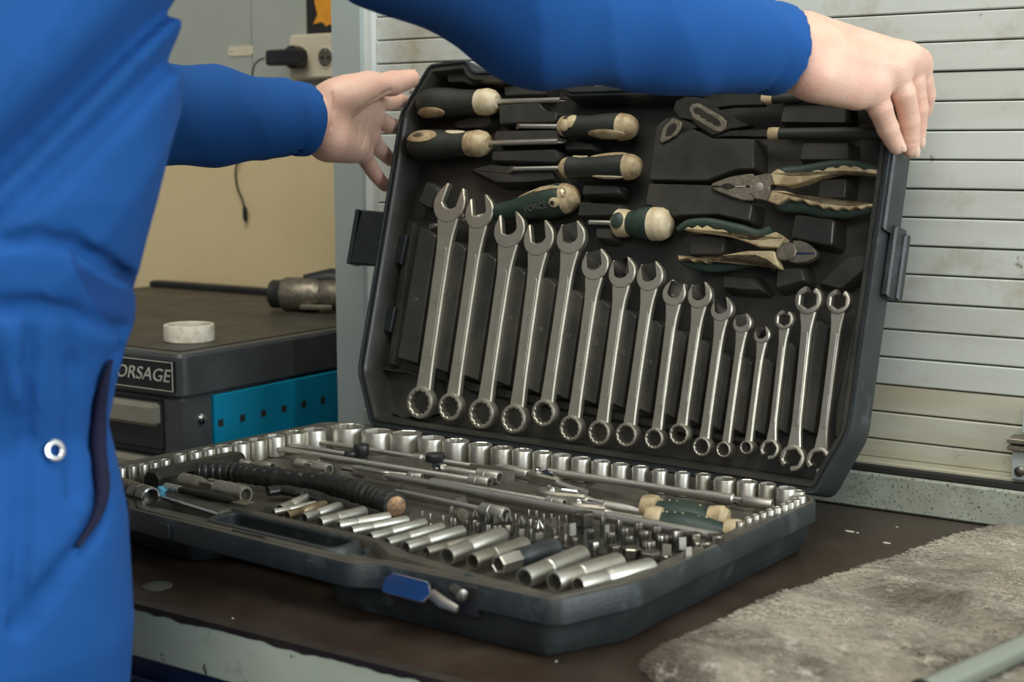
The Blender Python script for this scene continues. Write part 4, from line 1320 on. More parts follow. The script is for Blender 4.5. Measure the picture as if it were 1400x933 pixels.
def ujoint(p, q, d, lab, m='chrome2'):
    mw, L, r = lyframe(p, q, d, .002)
    t = thing('universal_joint', lab, 'universal joint', mw)
    obj('open_end', lathe([(.0004, L - r * 1.0), (r * .66, L - r * 1.0), (r * .70, L), (r * .95, L), (r, L - .001), (r, L * .58), (r * .85, L * .54)], 30, True, True, 'x'), m, t)
    obj('fork', join(box(L * .36, L * .56, -r * .85, -r * .45, -r * .75, r * .75, .001), box(L * .36, L * .56, r * .45, r * .85, -r * .75, r * .75, .001)), m, t)
    obj('cross_block', box(L * .30, L * .48, -r * .42, r * .42, -r * .55, r * .55, .001), 'darksteel', t)
    obj('drive_end', lathe([(r * .6, 0), (r * .92, .001), (r * .92, L * .26), (r * .7, L * .36)], 26, ax='x'), m, t)
    obj('joint_pin', xf(lathe([(r * .2, -r * .96), (r * .2, r * .96)], 12), Matrix.Translation((L * .18, 0, 0))), 'darksteel', t)
    obj('bore', box(L - r * .98, L - r * .9, -r * .5, r * .5, -r * .5, r * .5, .0005), 'hole', t)


ujoint(ZF(985, 205), ZF(1240, 235), 17, 'universal joint left of the two others behind the taped bar')
ujoint(ZA(150, 315), ZA(410, 365), 17, 'chrome joint with notched middle behind the rusty one', 'chrome')
ujoint(ZA(20, 385), ZA(470, 445), 15, 'rust stained joint directly behind the taped bar', 'rusty')
ujoint(ZF(520, 335), ZF(1030, 450), 24, 'biggest universal joint with square opening at the front left of the tray')
mw, L, r = lyframe(ZF(-30, 370), ZF(270, 465), 27, .003)
t = thing('spark_plug_socket', 'ribbed dark chrome spark plug socket at the front left corner of the tray', 'socket', mw)
obj('socket_body', lathe([(.0004, L - .012), (r * .74, L - .012), (r * .78, L), (r * .96, L), (r, L - .001), (r, L - .010), (r * .9, L - .011), (r * .9, L - .014), (r, L - .015), (r, L - .026), (r * .9, L - .027), (r * .9, L - .030), (r, L - .031), (r, .002), (r * .9, 0)], 34, True, True, 'x'), 'darksteel', t)
obj('rim_ring', lathe([(r * .78, L - .001), (r * .98, L - .001), (r * .98, L + .0008), (r * .78, L + .0008)], 34, False, False, 'x'), 'bright', t)
c = Bp(*ZF(350, 430), .050)
t = thing('plastic_clip', 'small light blue plastic clip beside the spark plug socket', 'clip', MB @ Matrix.Translation(c))
obj('clip_body', sweep([(-.002, 0, -.008), (0, 0, -.003), (.001, 0, .002), (0, 0, .006)], [.003, .0048, .005, .003], 14), 'bluep', t)
mw, L, r = lyframe(ZF(355, 465), ZF(815, 607), 5, .007)
t = thing('pick_rod', 'slim bright metal rod lying loose at the front left of the tray', 'rod', mw)
obj('rod_body', lathe([(r * .4, 0), (r, .002), (r, L * .3), (r * 1.15, L * .34), (r * 1.15, L * .4), (r, L * .44), (r, L - .003), (r * .5, L)], 14, ax='x'), 'bright', t)
mw, L, r = lyframe(ZF(385, 385), ZF(1060, 525), 7, .012)
t = thing('spinner_handle', 'dark shafted spinner with bright chrome tip at the front left', 'spinner handle', mw)
obj('chrome_tip', lathe([(r * 1.2, 0), (r * 1.7, .001), (r * 1.7, .010), (r * 1.5, .011), (r * 1.5, .013), (r * 1.7, .014), (r * 1.6, .020)], 22, ax='x'), 'chrome', t)
obj('shaft', lathe([(r * 1.3, .020), (r * 1.6, L * .55), (r * 1.5, L * .75), (r * .7, L * .86)], 18, ax='x'), 'blacksteel', t)
obj('blade', box(L * .84, L, -.006, .006, -.001, .001, .0004), 'darksteel', t)

# deep sockets lying at the front
G8 = lambda X, Y: (440 + X / 3.889, 720 + Y / 3.889)
deep = [((383, 697), ZA(235, 590), 12, 'chrome'), ((374, 701), ZA(300, 640), 9, 'chrome'), ((392, 706), ZA(375, 645), 12, 'rusty'), ((415, 709), ZA(490, 660), 13, 'chrome'),
        (ZA(330, 790), ZA(690, 700), 15, 'chrome'), (ZA(480, 815), ZA(885, 745), 14, 'chrome'), ((480, 727), ZA(1030, 770), 13, 'chrome'),
        (G8(255, 62), (580, 716), 14, 'chrome'), (G8(345, 92), (604, 722), 14, 'chrome'), (G8(445, 115), (632, 727), 16, 'chrome'), (G8(555, 140), (655, 738), 14, 'chrome2'),
        (G8(665, 162), G8(955, 48), 22, 'chrome'), (G8(800, 190), G8(1080, 98), 21, 'chrome2'),
        (G8(1075, 278), G8(1385, 152), 25, 'chrome'), (G8(1235, 300), (846, 770), 26, 'chrome'), (Z3(35, 705), Z3(385, 615), 24, 'chrome')]
lying = [('deep_socket', lab) for lab in range(16)]
for i, (p, q, d, m_) in enumerate(deep):
    mw, L, r = lyframe(p, q, d, .001)
    if i < 13:
        lab = f'{ORD[i]} deep socket from the left lying slanted behind the front edge'
    else:
        lab = ['fat satin deep socket lying just right of the rubber sleeved one', 'middle one of the three fat deep sockets at the front right corner', 'last deep socket on the right, lying at the front right corner'][i - 13]
    r *= 1.16
    t = thing('deep_socket', lab, 'socket', mw, 'deep sockets lying at the front')
    obj('socket_body', lathe([(.0004, .014), (r * .72, .014), (r * .76, 0), (r * .93, 0), (r * .96, .001), (r * .96, L * .34), (r * .90, L * .355), (r * .90, L * .375), (r, L * .39), (r, L - .0015), (r * .93, L)], 32, True, True, 'x'), m_, t)
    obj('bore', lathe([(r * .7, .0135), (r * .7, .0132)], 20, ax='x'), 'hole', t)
p, q = G8(935, 205), G8(1245, 112)
mw, L, r = lyframe(p, q, 28, .001)
t = thing('spark_plug_socket', 'deep socket with a black rubber sleeve between the fat and thin deep sockets', 'socket', mw)
obj('hex_nose', xf(annulus(r * .98, lambda a: r * .70, 0, L * .34, .0012, n=6), Matrix.Rotation(PI / 2, 4, 'Y') @ Matrix.Rotation(.3, 4, 'Z')), 'chrome', t)
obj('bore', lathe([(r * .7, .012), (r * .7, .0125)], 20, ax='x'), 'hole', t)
obj('rubber_sleeve', lathe([(r * .7, L * .33), (r * .92, L * .335), (r * .96, L * .40), (r * .90, L * .41), (r * .96, L * .43), (r * .97, L - .002), (r * .8, L)], 28, ax='x'), 'shell', t)

# bits
bits = []


def bit(tx, ty, wpx, hm, kind, lab):
    """tx, ty = tip pixel, hm = height of the tip above the tray"""
    zt = ZD + hm
    c = Bp(tx, ty, zt)
    r = wpx * px2m((tx, ty), zt) / 2
    t = thing('screwdriver_bit', lab, 'bit', MB @ Matrix.Translation((c[0], c[1], ZD)) @ Matrix.Rotation(R.uniform(0, 2), 4, 'Z'), 'bits standing in the tray')
    n_ = 24
    def ringp(rr, z, f):
        return [(rr * f(2 * PI * k / n_) * math.cos(2 * PI * k / n_), rr * f(2 * PI * k / n_) * math.sin(2 * PI * k / n_), z) for k in range(n_)]
    hexf = lambda a: hexr(a, 1.0)
    crs = lambda a: .38 + .62 * abs(math.cos(2 * a)) ** 2.5
    spl = lambda a: .88 + .12 * math.cos(6 * a)
    spl12 = lambda a: .92 + .08 * math.cos(12 * a)
    h = hm
    if kind == 'cross':
        obj('shank', loops([ringp(r * .9, 0, hexf), ringp(r * .9, h * .48, hexf), ringp(r * .7, h * .54, hexf)]), 'darksteel', t)
        obj('tip', loops([ringp(r * .75, h * .52, crs), ringp(r * 1.05, h * .62, crs), ringp(r * .95, h * .74, crs), ringp(r * .15, h, crs)]), 'darksteel', t)
    elif kind == 'slim':
        obj('shank', loops([ringp(r * 1.2, 0, hexf), ringp(r * 1.2, h * .45, hexf), ringp(r * .8, h * .5, hexf)]), 'darksteel', t)
        obj('tip', loops([ringp(r * .8, h * .48, spl), ringp(r * .8, h * .98, spl), ringp(r * .6, h, spl)]), 'darksteel', t)
    elif kind == 'star':
        obj('shank', loops([ringp(r * .7, 0, hexf), ringp(r * .7, h * .38, hexf)]), 'darksteel', t)
        obj('tip', loops([ringp(r * .8, h * .36, spl), ringp(r, h * .45, spl), ringp(r, h - .001, spl), ringp(r * .85, h, spl)]), 'darksteel', t)
    elif kind == 'spline':
        obj('shank', loops([ringp(r * .75, 0, hexf), ringp(r * .75, h * .38, hexf)]), 'darksteel', t)
        obj('tip', loops([ringp(r * .8, h * .36, spl12), ringp(r, h * .45, spl12), ringp(r, h - .001, spl12), ringp(r * .85, h, spl12)]), 'darksteel', t)
    elif kind == 'hex':
        obj('shank', loops([ringp(r * .8, 0, hexf), ringp(r * .8, h * .4, hexf)]), 'darksteel', t)
        obj('tip', loops([ringp(r * .8, h * .38, hexf), ringp(r, h * .45, hexf), ringp(r, h - .001, hexf), ringp(r * .85, h, hexf)]), 'darksteel', t)
    elif kind == 'flat':
        obj('shank', loops([ringp(r * .9, 0, hexf), ringp(r * .9, h * .5, hexf), ringp(r * .6, h * .55, hexf)]), 'darksteel', t)
        obj('tip', loops([[(-r, -r * .4, h * .5), (r, -r * .4, h * .5), (r, r * .4, h * .5), (-r, r * .4, h * .5)], [(-r, -.0004, h), (r, -.0004, h), (r, .0004, h), (-r, .0004, h)]]), 'chrome2', t)
    elif kind == 'disc':
        obj('shank', loops([ringp(r * .45, 0, hexf), ringp(r * .45, h * .6, hexf)]), 'darksteel', t)
        obj('tip', xf(lathe([(r * .9, -.003), (r, -.002), (r, .002), (r * .9, .003)], 24), Matrix.Translation((0, 0, h - r)) @ Matrix.Rotation(PI / 2, 4, 'X')), 'worn', t)
    return t


BT = []
for X, Y, w, k in [(100, 225, 26, 'slim'), (165, 245, 20, 'slim'), (265, 262, 20, 'slim'), (333, 190, 34, 'flat'), (358, 285, 24, 'slim'), (412, 205, 95, 'disc'), (455, 300, 34, 'hex'), (520, 205, 50, 'cross'), (545, 318, 46, 'hex'), (620, 240, 46, 'cross'), (632, 340, 20, 'slim'),
                   (685, 250, 42, 'cross'), (720, 262, 24, 'slim'), (787, 240, 70, 'cross'), (845, 250, 20, 'slim'), (890, 268, 78, 'cross'), (950, 215, 20, 'slim'), (1010, 225, 20, 'slim'), (1068, 250, 18, 'slim'), (1130, 250, 18, 'slim'), (1190, 268, 16, 'slim'), (1250, 262, 16, 'slim'),
                   (965, 290, 26, 'slim'), (1030, 298, 72, 'cross'), (1155, 280, 38, 'flat'), (1245, 325, 40, 'flat'), (1300, 325, 50, 'flat'), (1168, 425, 50, 'hex'), (1322, 440, 48, 'hex')]:
    BT.append((ZD_(X, Y), w / 5.833, k))
for X, Y, w, k in [(110, 120, 145, 'star'), (160, 260, 50, 'hex'), (256, 155, 36, 'star'), (290, 222, 38, 'flat'), (320, 280, 58, 'spline'), (185, 352, 80, 'hex'), (385, 178, 46, 'star'), (430, 252, 50, 'spline'), (465, 312, 55, 'spline'), (350, 384, 92, 'hex'), (540, 202, 60, 'star'), (585, 270, 66, 'spline'),
                   (625, 350, 92, 'spline'), (490, 400, 135, 'hex'), (685, 228, 64, 'star'), (735, 300, 92, 'spline'), (640, 430, 155, 'hex'), (770, 375, 60, 'flat'), (800, 455, 36, 'hex'), (840, 262, 98, 'star'), (893, 320, 50, 'flat'), (940, 398, 50, 'flat'), (990, 285, 112, 'star'), (1048, 352, 130, 'spline'), (1150, 300, 132, 'star')]:
    BT.append((ZE(X, Y), w / 5.833, k))
BT.sort(key=lambda q: q[0][0])
kw = {'cross': 'cross tipped', 'slim': 'slim', 'flat': 'flat bladed', 'disc': 'round headed', 'hex': 'hexagonal', 'star': 'star profiled', 'spline': 'fluted'}
cnt = {}
for (x, y), w, k in BT:
    c = cnt[k] = cnt.get(k, 0) + 1
    side = 'among the bits at the front right'
    lab = f'{ORD[c - 1]} {kw[k]} steel bit from the left, {side}' if k != 'disc' else 'bit with a round dull head at the left of the standing bits'
    hm = {'disc': .019, 'slim': .017, 'cross': .022, 'flat': .020, 'hex': .013, 'star': .020, 'spline': .016}[k]
    bit(x, y, max(w, 2.6) * 1.18, hm, k, lab)
island([(560, 716), (600, 702), (700, 714), (860, 728), (985, 740), (972, 752), (880, 775), (850, 762), (770, 748), (690, 735), (610, 742)], .0385, 'deck', .003, .001, name='bit_holder')

# ================================================================== THE PERSON (signed distance volumes meshed with openvdb)
class Vol:
    def __init__(s, lo, hi, vox, bg=.03):
        s.lo = np.array(lo, float)
        s.v = vox
        s.n = np.ceil((np.array(hi) - s.lo) / vox).astype(int) + 1
        s.bg = bg
        s.a = np.full(tuple(s.n), bg, np.float32)

    def region(s, lo, hi):
        i0 = np.clip(np.floor((np.array(lo) - s.lo) / s.v).astype(int), 0, s.n - 1)
        i1 = np.clip(np.ceil((np.array(hi) - s.lo) / s.v).astype(int) + 1, 1, s.n)
        sl = tuple(slice(a, b) for a, b in zip(i0, i1))
        g = np.meshgrid(*[(s.lo[k] + s.v * np.arange(i0[k], i1[k])).astype(np.float32) for k in range(3)], indexing='ij')
        return sl, g

    def put(s, sl, d, k, sub=False):
        o = s.a[sl]
        if sub:
            d = -d
            h = np.maximum(k - np.abs(o - d), 0) / max(k, 1e-6)
            s.a[sl] = np.maximum(o, d) + h * h * k / 4
        else:
            h = np.maximum(k - np.abs(o - d), 0) / max(k, 1e-6)
            s.a[sl] = np.minimum(o, d) - h * h * k / 4

    def capsule(s, a, b, ra, rb, k=.01, sub=False, flat=None):
        """flat = (axis vector, ratio): squash across an axis"""
        a, b = np.array(a, float), np.array(b, float)
        pad = max(ra, rb) + k + s.bg * .6
        sl, (X, Y, Z) = s.region(np.minimum(a, b) - pad, np.maximum(a, b) + pad)
        if X.size == 0:
            return
        d = b - a
        L2 = float(d @ d) + 1e-12
        px, py, pz = X - a[0], Y - a[1], Z - a[2]
        t = np.clip((px * d[0] + py * d[1] + pz * d[2]) / L2, 0, 1)
        qx, qy, qz = px - t * d[0], py - t * d[1], pz - t * d[2]
        if flat:
            f, ratio = flat
            f = np.array(f) / np.linalg.norm(f)
            c = qx * f[0] + qy * f[1] + qz * f[2]
            e = (1 / ratio - 1) * c
            qx, qy, qz = qx + f[0] * e, qy + f[1] * e, qz + f[2] * e
        dist = np.sqrt(qx * qx + qy * qy + qz * qz)
        if flat:
            dist = (dist - (ra + (rb - ra) * t)) * (ratio * .5 + .5)
        else:
            dist = dist - (ra + (rb - ra) * t)
        s.put(sl, dist, k, sub)

    def chain(s, pts, rs, k=.008, sub=False, flat=None):
        for i in range(len(pts) - 1):
            s.capsule(pts[i], pts[i + 1], rs[i], rs[i + 1], k, sub, flat)

    def finger(s, pts, rs, kroot, kin=.0008):
        q_ = smoothpath(pts, 4)
        r_ = np.interp(np.linspace(0, len(pts) - 1, len(q_)), range(len(pts)), rs)
        for i in range(len(q_) - 1):
            s.capsule(q_[i], q_[i + 1], r_[i], r_[i + 1], kroot if i < 2 else kin)

    def sample(s, p):
        i = np.round((np.array(p) - s.lo) / s.v).astype(int)
        if (i < 0).any() or (i >= s.n).any():
            return s.bg
        return float(s.a[tuple(i)])

    def trace(s, px, py, t0=.5):
        d = ray(px, py)
        t = t0
        for _ in range(4000):
            v = s.sample(CAM + d * t)
            if v < 0:
                return CAM + d * t
            t += max(.0008, v * .5)
            if t > 3:
                return None

    def mesh(s):
        g = openvdb.FloatGrid(s.bg)
        b = s.bg
        g.copyFromArray(np.clip(s.a, -b, b))
        p, q = g.convertToQuads(isovalue=0.0)
        p = p * s.v + s.lo
        return [tuple(map(float, v)) for v in p], [tuple(int(i) for i in reversed(f)) for f in q]


def vnoise(X, Y, Z, sc, seed):
    """cheap smooth pseudo noise from sums of sines"""
    r = np.random.RandomState(seed)
    o = 0
    for k in range(6):
        w = r.normal(size=3) * sc
        o = o + np.sin(X * w[0] + Y * w[1] + Z * w[2] + r.uniform(0, 6.28))
    return o / 6


person = thing('person', 'person in blue coveralls holding the raised case lid with both hands', 'person', Matrix.Translation((.13, -.68, -.87)))
PI_ = person.matrix_world.inverted()

SHR, ELR, WRR = np.array([.305, -.50, .605]), P(745, 5, -.25), P(1092, 74, -.03)
SHL, ELL, WRL = np.array([-.035, -.53, .575]), P(120, 152, -.30), P(446, 164, -.035)
mesh_parts = []
# --- right hand (back towards the viewer, fingers hooked over the lid's right edge)
v = Vol(np.array([.40, -.16, .31]), np.array([.66, .16, .51]), .0014, .012)
W = WRR
fl = (np.array([.35, .62, -.70]), .62)
v.chain([ELR + (W - ELR) * .55, W + (W - ELR) * .02], [.030, .027], .01, flat=None)
K = [P(1191, 121, .012), P(1220, 97, .030), P(1240, 84, .050), P(1251, 90, .070)]
w0 = [P(1100, 98, -.036), P(1105, 80, -.030), P(1105, 60, -.018), P(1100, 45, -.005)]
for a, b, r0, r1 in zip(w0, K, (.0185, .0195, .0190, .0175), (.0125, .0130, .0125, .0115)):
    v.capsule(a, b, r0, r1, .018)
v.capsule(P(1130, 85, -.01), P(1185, 100, .03), .020, .018, .02)
v.capsule(P(1115, 112, -.035), P(1170, 128, -.0), .014, .012, .016)
F_ = [([K[0], P(1203, 148, .018), P(1214, 176, .030), P(1226, 200, .040)], [.0118, .0106, .0094, .0076]),
      ([K[1], P(1235, 128, .036), P(1243, 166, .050), P(1246, 205, .058)], [.0118, .0106, .0094, .0076]),
      ([K[2], P(1249, 112, .056), P(1255, 150, .066), P(1254, 192, .074)], [.0114, .0100, .0090, .0072]),
      ([K[3], P(1261, 110, .076), P(1266, 130, .086), P(1264, 152, .092)], [.0108, .0092, .0084, .0066])]
for p, r in F_:
    v.finger(p, r, .006)
    for j in (1, 2):
        v.capsule(p[j] - CF * .0006, p[j] - CF * .0006, r[j] * .98, r[j] * .98, .003)
# knuckles and tendons
for kk in K:
    v.capsule(kk - CF * .001 + CU * .002, kk - CF * .001 + CU * .002, .0112, .0112, .012)
for a, b in zip(w0[1:], K[1:]):
    v.capsule(a + (b - a) * .45 - CF * .0135 + CU * .004, b - CF * .009 + CU * .004, .0035, .0050, .010)
# thumb under the palm reaching behind the lid edge
v.chain([P(1120, 104, -.035), P(1150, 112, .020), P(1185, 118, .075), P(1205, 130, .110)], [.016, .0140, .0115, .0085], .012)
mesh_parts.append(v.mesh())
nailsR = [(F_[0][0], .0078), (F_[1][0], .0078), (F_[2][0], .0074), (F_[3][0], .0066)]

# --- left hand (palm towards the viewer, thumb on the lid's front corner, fingers behind)
v = Vol(np.array([-.17, -.14, .29]), np.array([.05, .16, .49]), .0014, .012)
W = WRL
v.chain([ELL + (W - ELL) * .5, W], [.030, .0265], .01)
w1 = [P(446, 140, -.030), P(448, 160, -.030), P(448, 180, -.030), P(446, 196, -.030)]
K = [P(505, 136, .040), P(509, 158, .048), P(503, 182, .050), P(493, 206, .044)]
for a, b, r0, r1 in zip(w1, K, (.0185, .018, .018, .0185), (.0125, .0120, .0120, .0118)):
    v.capsule(a, b, r0, r1, .016)
# thenar and hypothenar pads
v.capsule(P(462, 132, -.032), P(496, 122, .000), .0195, .0155, .014)
v.capsule(P(455, 193, -.034), P(486, 203, .014), .0185, .0140, .014)
TH = [P(478, 128, -.020), P(505, 118, .012), P(537, 114, .045), P(563, 107, .070)]
v.chain(TH, [.0185, .0140, .0118, .0086], .010)
v.capsule(P(553, 110, .060), P(559, 108, .066), .0102, .0095, .006)
FL_ = [([K[0], P(522, 140, .070), P(540, 139, .098), P(552, 138, .116)], [.0118, .0102, .0094, .0075]),
       ([K[1], P(520, 165, .074), P(534, 172, .100), P(543, 173, .116)], [.0118, .0104, .0096, .0078]),
       ([K[2], P(512, 196, .070), P(523, 208, .092), P(534, 219, .106)], [.0115, .0100, .0092, .0074]),
       ([K[3], P(503, 222, .062), P(513, 238, .078), P(526, 254, .094)], [.0108, .0094, .0086, .0070])]
for p, r in FL_:
    v.finger(p, r, .006)
# palm creases
cr = [P(530, 127, .020), P(515, 134, .012), P(497, 149, .000), P(478, 158, -.02)]
sf = [v.trace(*q) for q in [(533, 124), (522, 130), (509, 138), (498, 147), (489, 152)]]
sf = [q for q in sf if q is not None]
v.chain(sf, [.0010] * len(sf), .004, True)
for line in ([(494, 150), (492, 170), (490, 190)], [(503, 165), (500, 185), (494, 200)], [(453, 128), (455, 150), (453, 175)]):
    sf = [v.trace(*q) for q in line]
    if all(q is not None for q in sf):
        v.chain(sf, [.0005] * len(sf), .003, True)
mesh_parts.append(v.mesh())

# --- rest of the body under the clothes: head, neck, torso, arms (coarser volume, same mesh)
v = Vol(np.array([-.42, -.95, -.10]), np.array([.62, -.02, 1.0]), .006, .03)
v.chain([(.13, -.68, .0), (.13, -.64, .2), (.14, -.585, .42)], [.09, .09, .10], .05)
v.chain([SHL + (.03, 0, -.02), SHR + (-.03, 0, -.02)], [.06, .06], .04)
v.chain([(.14, -.565, .55), (.15, -.535, .70)], [.06, .055], .03)
HC = np.array([.155, -.510, .795])
v.capsule(HC + (0, -.010, .02), HC + (0, .01, -.005), .088, .080, .02)
v.chain([HC + (0, .035, -.02), HC + (0, .060, -.075)], [.060, .035], .03)
fwd = np.array([.10, .93, -.35])
fwd /= np.linalg.norm(fwd)
sd_ = np.array([.99, -.10, 0])
v.chain([HC + fwd * .088 + (0, 0, .015), HC + fwd * .112 + (0, 0, -.020)], [.009, .013], .012)
for s in (-1, 1):
    v.capsule(HC + sd_ * .085 * s + (0, 0, .01), HC + sd_ * .090 * s + (0, 0, -.03), .017, .011, .008, flat=(sd_, .5))
    v.capsule(HC + fwd * .095 + sd_ * .032 * s + (0, 0, .008), HC + fwd * .095 + sd_ * .032 * s + (0, 0, .008), .012, .012, .008, True)
v.chain([HC + fwd * .100 + sd_ * -.02 + (0, 0, -.055), HC + fwd * .100 + sd_ * .02 + (0, 0, -.055)], [.008, .008], .008)
v.chain([SHR, ELR, ELR + (WRR - ELR) * .6], [.048, .036, .030], .02)
v.chain([SHL, ELL, ELL + (WRL - ELL) * .6], [.048, .036, .030], .02)
mesh_parts.append(v.mesh())
bd = join(*mesh_parts)
body = obj('body', bd, 'skin', person, PI_, sharp=180)
hv = Vol(HC - .14, HC + .14, .005, .03)
hv.capsule(HC + (0, -.014, .024), HC + (0, -.004, .010), .094, .088, .02)
hv.chain([HC + (0, -.05, .0), HC + (0, -.06, -.06)], [.07, .045], .03)
hv.capsule(HC + fwd * .11 + (0, 0, -.02), HC + fwd * .07 + (0, 0, -.09), .062, .075, .02, True)
g = hv.mesh()
gg = []
obj('hair', g, 'hair', person, PI_, sharp=180)
for s in (-1, 1):
    obj('eye', xf(lathe([(.002, -.011), (.009, -.006), (.012, 0), (.009, .006), (.002, .011)], 16), Matrix.Translation(Vector(HC + fwd * .080 + sd_ * .032 * s + np.array([0, 0, .008])))), 'eye', person, PI_)

# nails
for (p, r) in nailsR[:3]:
    tip, pre = p[-1], p[-2]
    t = (tip - pre) / np.linalg.norm(tip - pre)
    out = -CF + CR * .75 + CU * .1
    out = out - t * (out @ t)
    out /= np.linalg.norm(out)
    c = tip + t * .0005 + out * r * .70
    mm = fr(c, t, out)
    ls = []
    for rr, hh in ((1.0, .0002), (.9, .0007), (.5, .0011)):
        ls.append([(.0062 * rr * math.cos(q * PI / 8), .0048 * rr * math.sin(q * PI / 8), hh * 1.6 - .22 * (.0048 * rr * math.sin(q * PI / 8)) ** 2 / .0048 * 2 + .0012) for q in range(16)])
    obj('fingernail', xf(loops(ls), mm), 'nail', person, PI_)
t = (TH[3] - TH[2]) / np.linalg.norm(TH[3] - TH[2])
out = CU * 1.0 + CR * .1
out = out - t * (out @ t)
out /= np.linalg.norm(out)
ls = [[(.0075 * rr * math.cos(q * PI / 8), .0058 * rr * math.sin(q * PI / 8), hh) for q in range(16)] for rr, hh in ((1.0, .0), (.9, .0008), (.5, .0012))]
obj('fingernail', xf(loops(ls), fr(TH[3] + out * .0078, t, out)), 'nail', person, PI_)

def CAMPX(q_):
    w_ = np.array(q_) - CAM
    return 700 + FPX * (w_ @ CR) / (w_ @ CF), 466.5 - FPX * (w_ @ CU) / (w_ @ CF)


# --- coverall: one continuous garment
v = Vol(np.array([-.34, -.93, -.87]), np.array([.58, -.0, .76]), .004, .03)
tab = [(-.26, .130, -.695, .120, .095), (-.20, .130, -.700, .168, .122), (-.14, .130, -.705, .186, .136), (-.04, .130, -.700, .194, .144), (.05, .130, -.694, .191, .147), (.12, .130, -.682, .178, .135), (.18, .132, -.672, .157, .120), (.235, .135, -.663, .160, .123), (.33, .138, -.645, .178, .132), (.42, .140, -.620, .184, .132), (.50, .144, -.598, .188, .130), (.58, .148, -.578, .185, .115), (.64, .150, -.570, .12, .085), (.67, .150, -.562, .07, .06)]
sl, (X, Y, Z) = v.region([-.20, -.93, -.28], [.48, -.40, .70])
T_ = np.array(tab)
zc_ = Z[0, 0, :]
I = lambda k: np.interp(zc_, T_[:, 0], T_[:, k])[None, None, :]
cx, cy, ra, rb = I(1), I(2), I(3), I(4)
q = np.sqrt(((X - cx) / ra) ** 2 + ((Y - cy) / rb) ** 2)
d = (q - 1) * np.minimum(ra, rb) * .95
d = np.maximum(d, np.maximum(-.26 - Z, Z - .67))
v.put(sl, d, .02)
v.chain([SHR + (-.05, 0, .0), SHR], [.085, .075], .05)
v.chain([SHL + (.05, 0, .0), SHL], [.085, .075], .05)
dR, dL = (WRR - ELR), (WRL - ELL)
CUR, CULp = ELR + dR * .90, ELL + dL * .885
v.chain([SHR, SHR + (ELR - SHR) * .5, ELR], [.082, .074, .064], .03)
v.chain([ELR, ELR + dR * .45, CUR], [.064, .052, .0415], .02)
v.chain([SHL, SHL + (ELL - SHL) * .5, ELL], [.080, .070, .060], .03)
v.chain([ELL, ELL + dL * .5, CULp], [.058, .0475, .0405], .02)
# legs down to the boots
for s in (-1, 1):
    v.chain([(.13 + s * .085, -.70, -.10), (.13 + s * .10, -.69, -.42), (.13 + s * .11, -.72, -.79)], [.105, .088, .078], .05)
qa, qb = v.trace(90, 75), v.trace(60, 175)
ff = lambda q_: q_[2] * .70 - (q_[0] * .839 + q_[1] * .545) * .72 if q_ is not None else 9
F1A, F1B = ff(qa), ff(qb)
# folds
sl = tuple(slice(0, n) for n in v.n)
g = [(v.lo[k] + v.v * np.arange(v.n[k])).astype(np.float32) for k in range(3)]
for x0 in range(0, int(v.n[2]), 64):
    s3 = slice(x0, min(x0 + 64, int(v.n[2])))
    X, Y, Z = np.meshgrid(g[0], g[1], g[2][s3], indexing='ij')
    s_ = X * .839 + Y * .545        # across the visible face
    wob = vnoise(X, Y, Z, 6, 3)
    f1 = Z * .70 - s_ * .72 + .030 * wob
    up_ = 1 / (1 + np.exp(-(Z - .27) * 40))
    tor = ((X < .34) & (Y < -.42)).astype(np.float32)
    disp = -.013 * (1 - np.abs(np.sin(f1 * 30 + 1.2 * wob)) ** .55 - .3) * up_ * tor * (.7 + .8 * vnoise(X, Y, Z, 4, 8)) * -1
    disp += -.016 * np.exp(-((f1 - F1A) / .010) ** 2) * tor * up_ - .010 * np.exp(-((f1 - F1B) / .009) ** 2) * tor * up_
    low = 1 - up_
    disp += -.0045 * np.sin(s_ * 42 + 4 * wob + Z * 5) * low * tor
    band = np.exp(-((Z - .235) / .030) ** 4)
    disp += (-.0050 * np.abs(np.sin(s_ * 80 + 2.0 * wob)) + .005) * band * tor
    # sleeve folds
    arm = ((Y > -.46)).astype(np.float32)
    wob2 = vnoise(X, Y, Z, 14, 12)
    disp += -.0050 * (np.abs(np.sin((X * .5 + Y * .9 + Z * .8) * 34 + 2.5 * wob2)) ** .8 - .5) * arm * (.5 + .8 * vnoise(X, Y, Z, 9, 5))
    disp += .0016 * vnoise(X, Y, Z, 40, 4)
    a_ = v.a[:, :, s3]
    ed = np.minimum(1, np.linalg.norm(np.stack([X - CUR[0], Y - CUR[1], Z - CUR[2]]), axis=0) / .07) * np.minimum(1, np.linalg.norm(np.stack([X - CULp[0], Y - CULp[1], Z - CULp[2]]), axis=0) / .07)
    v.a[:, :, s3] = np.where(np.abs(a_) < .028, a_ - disp * ed, a_)
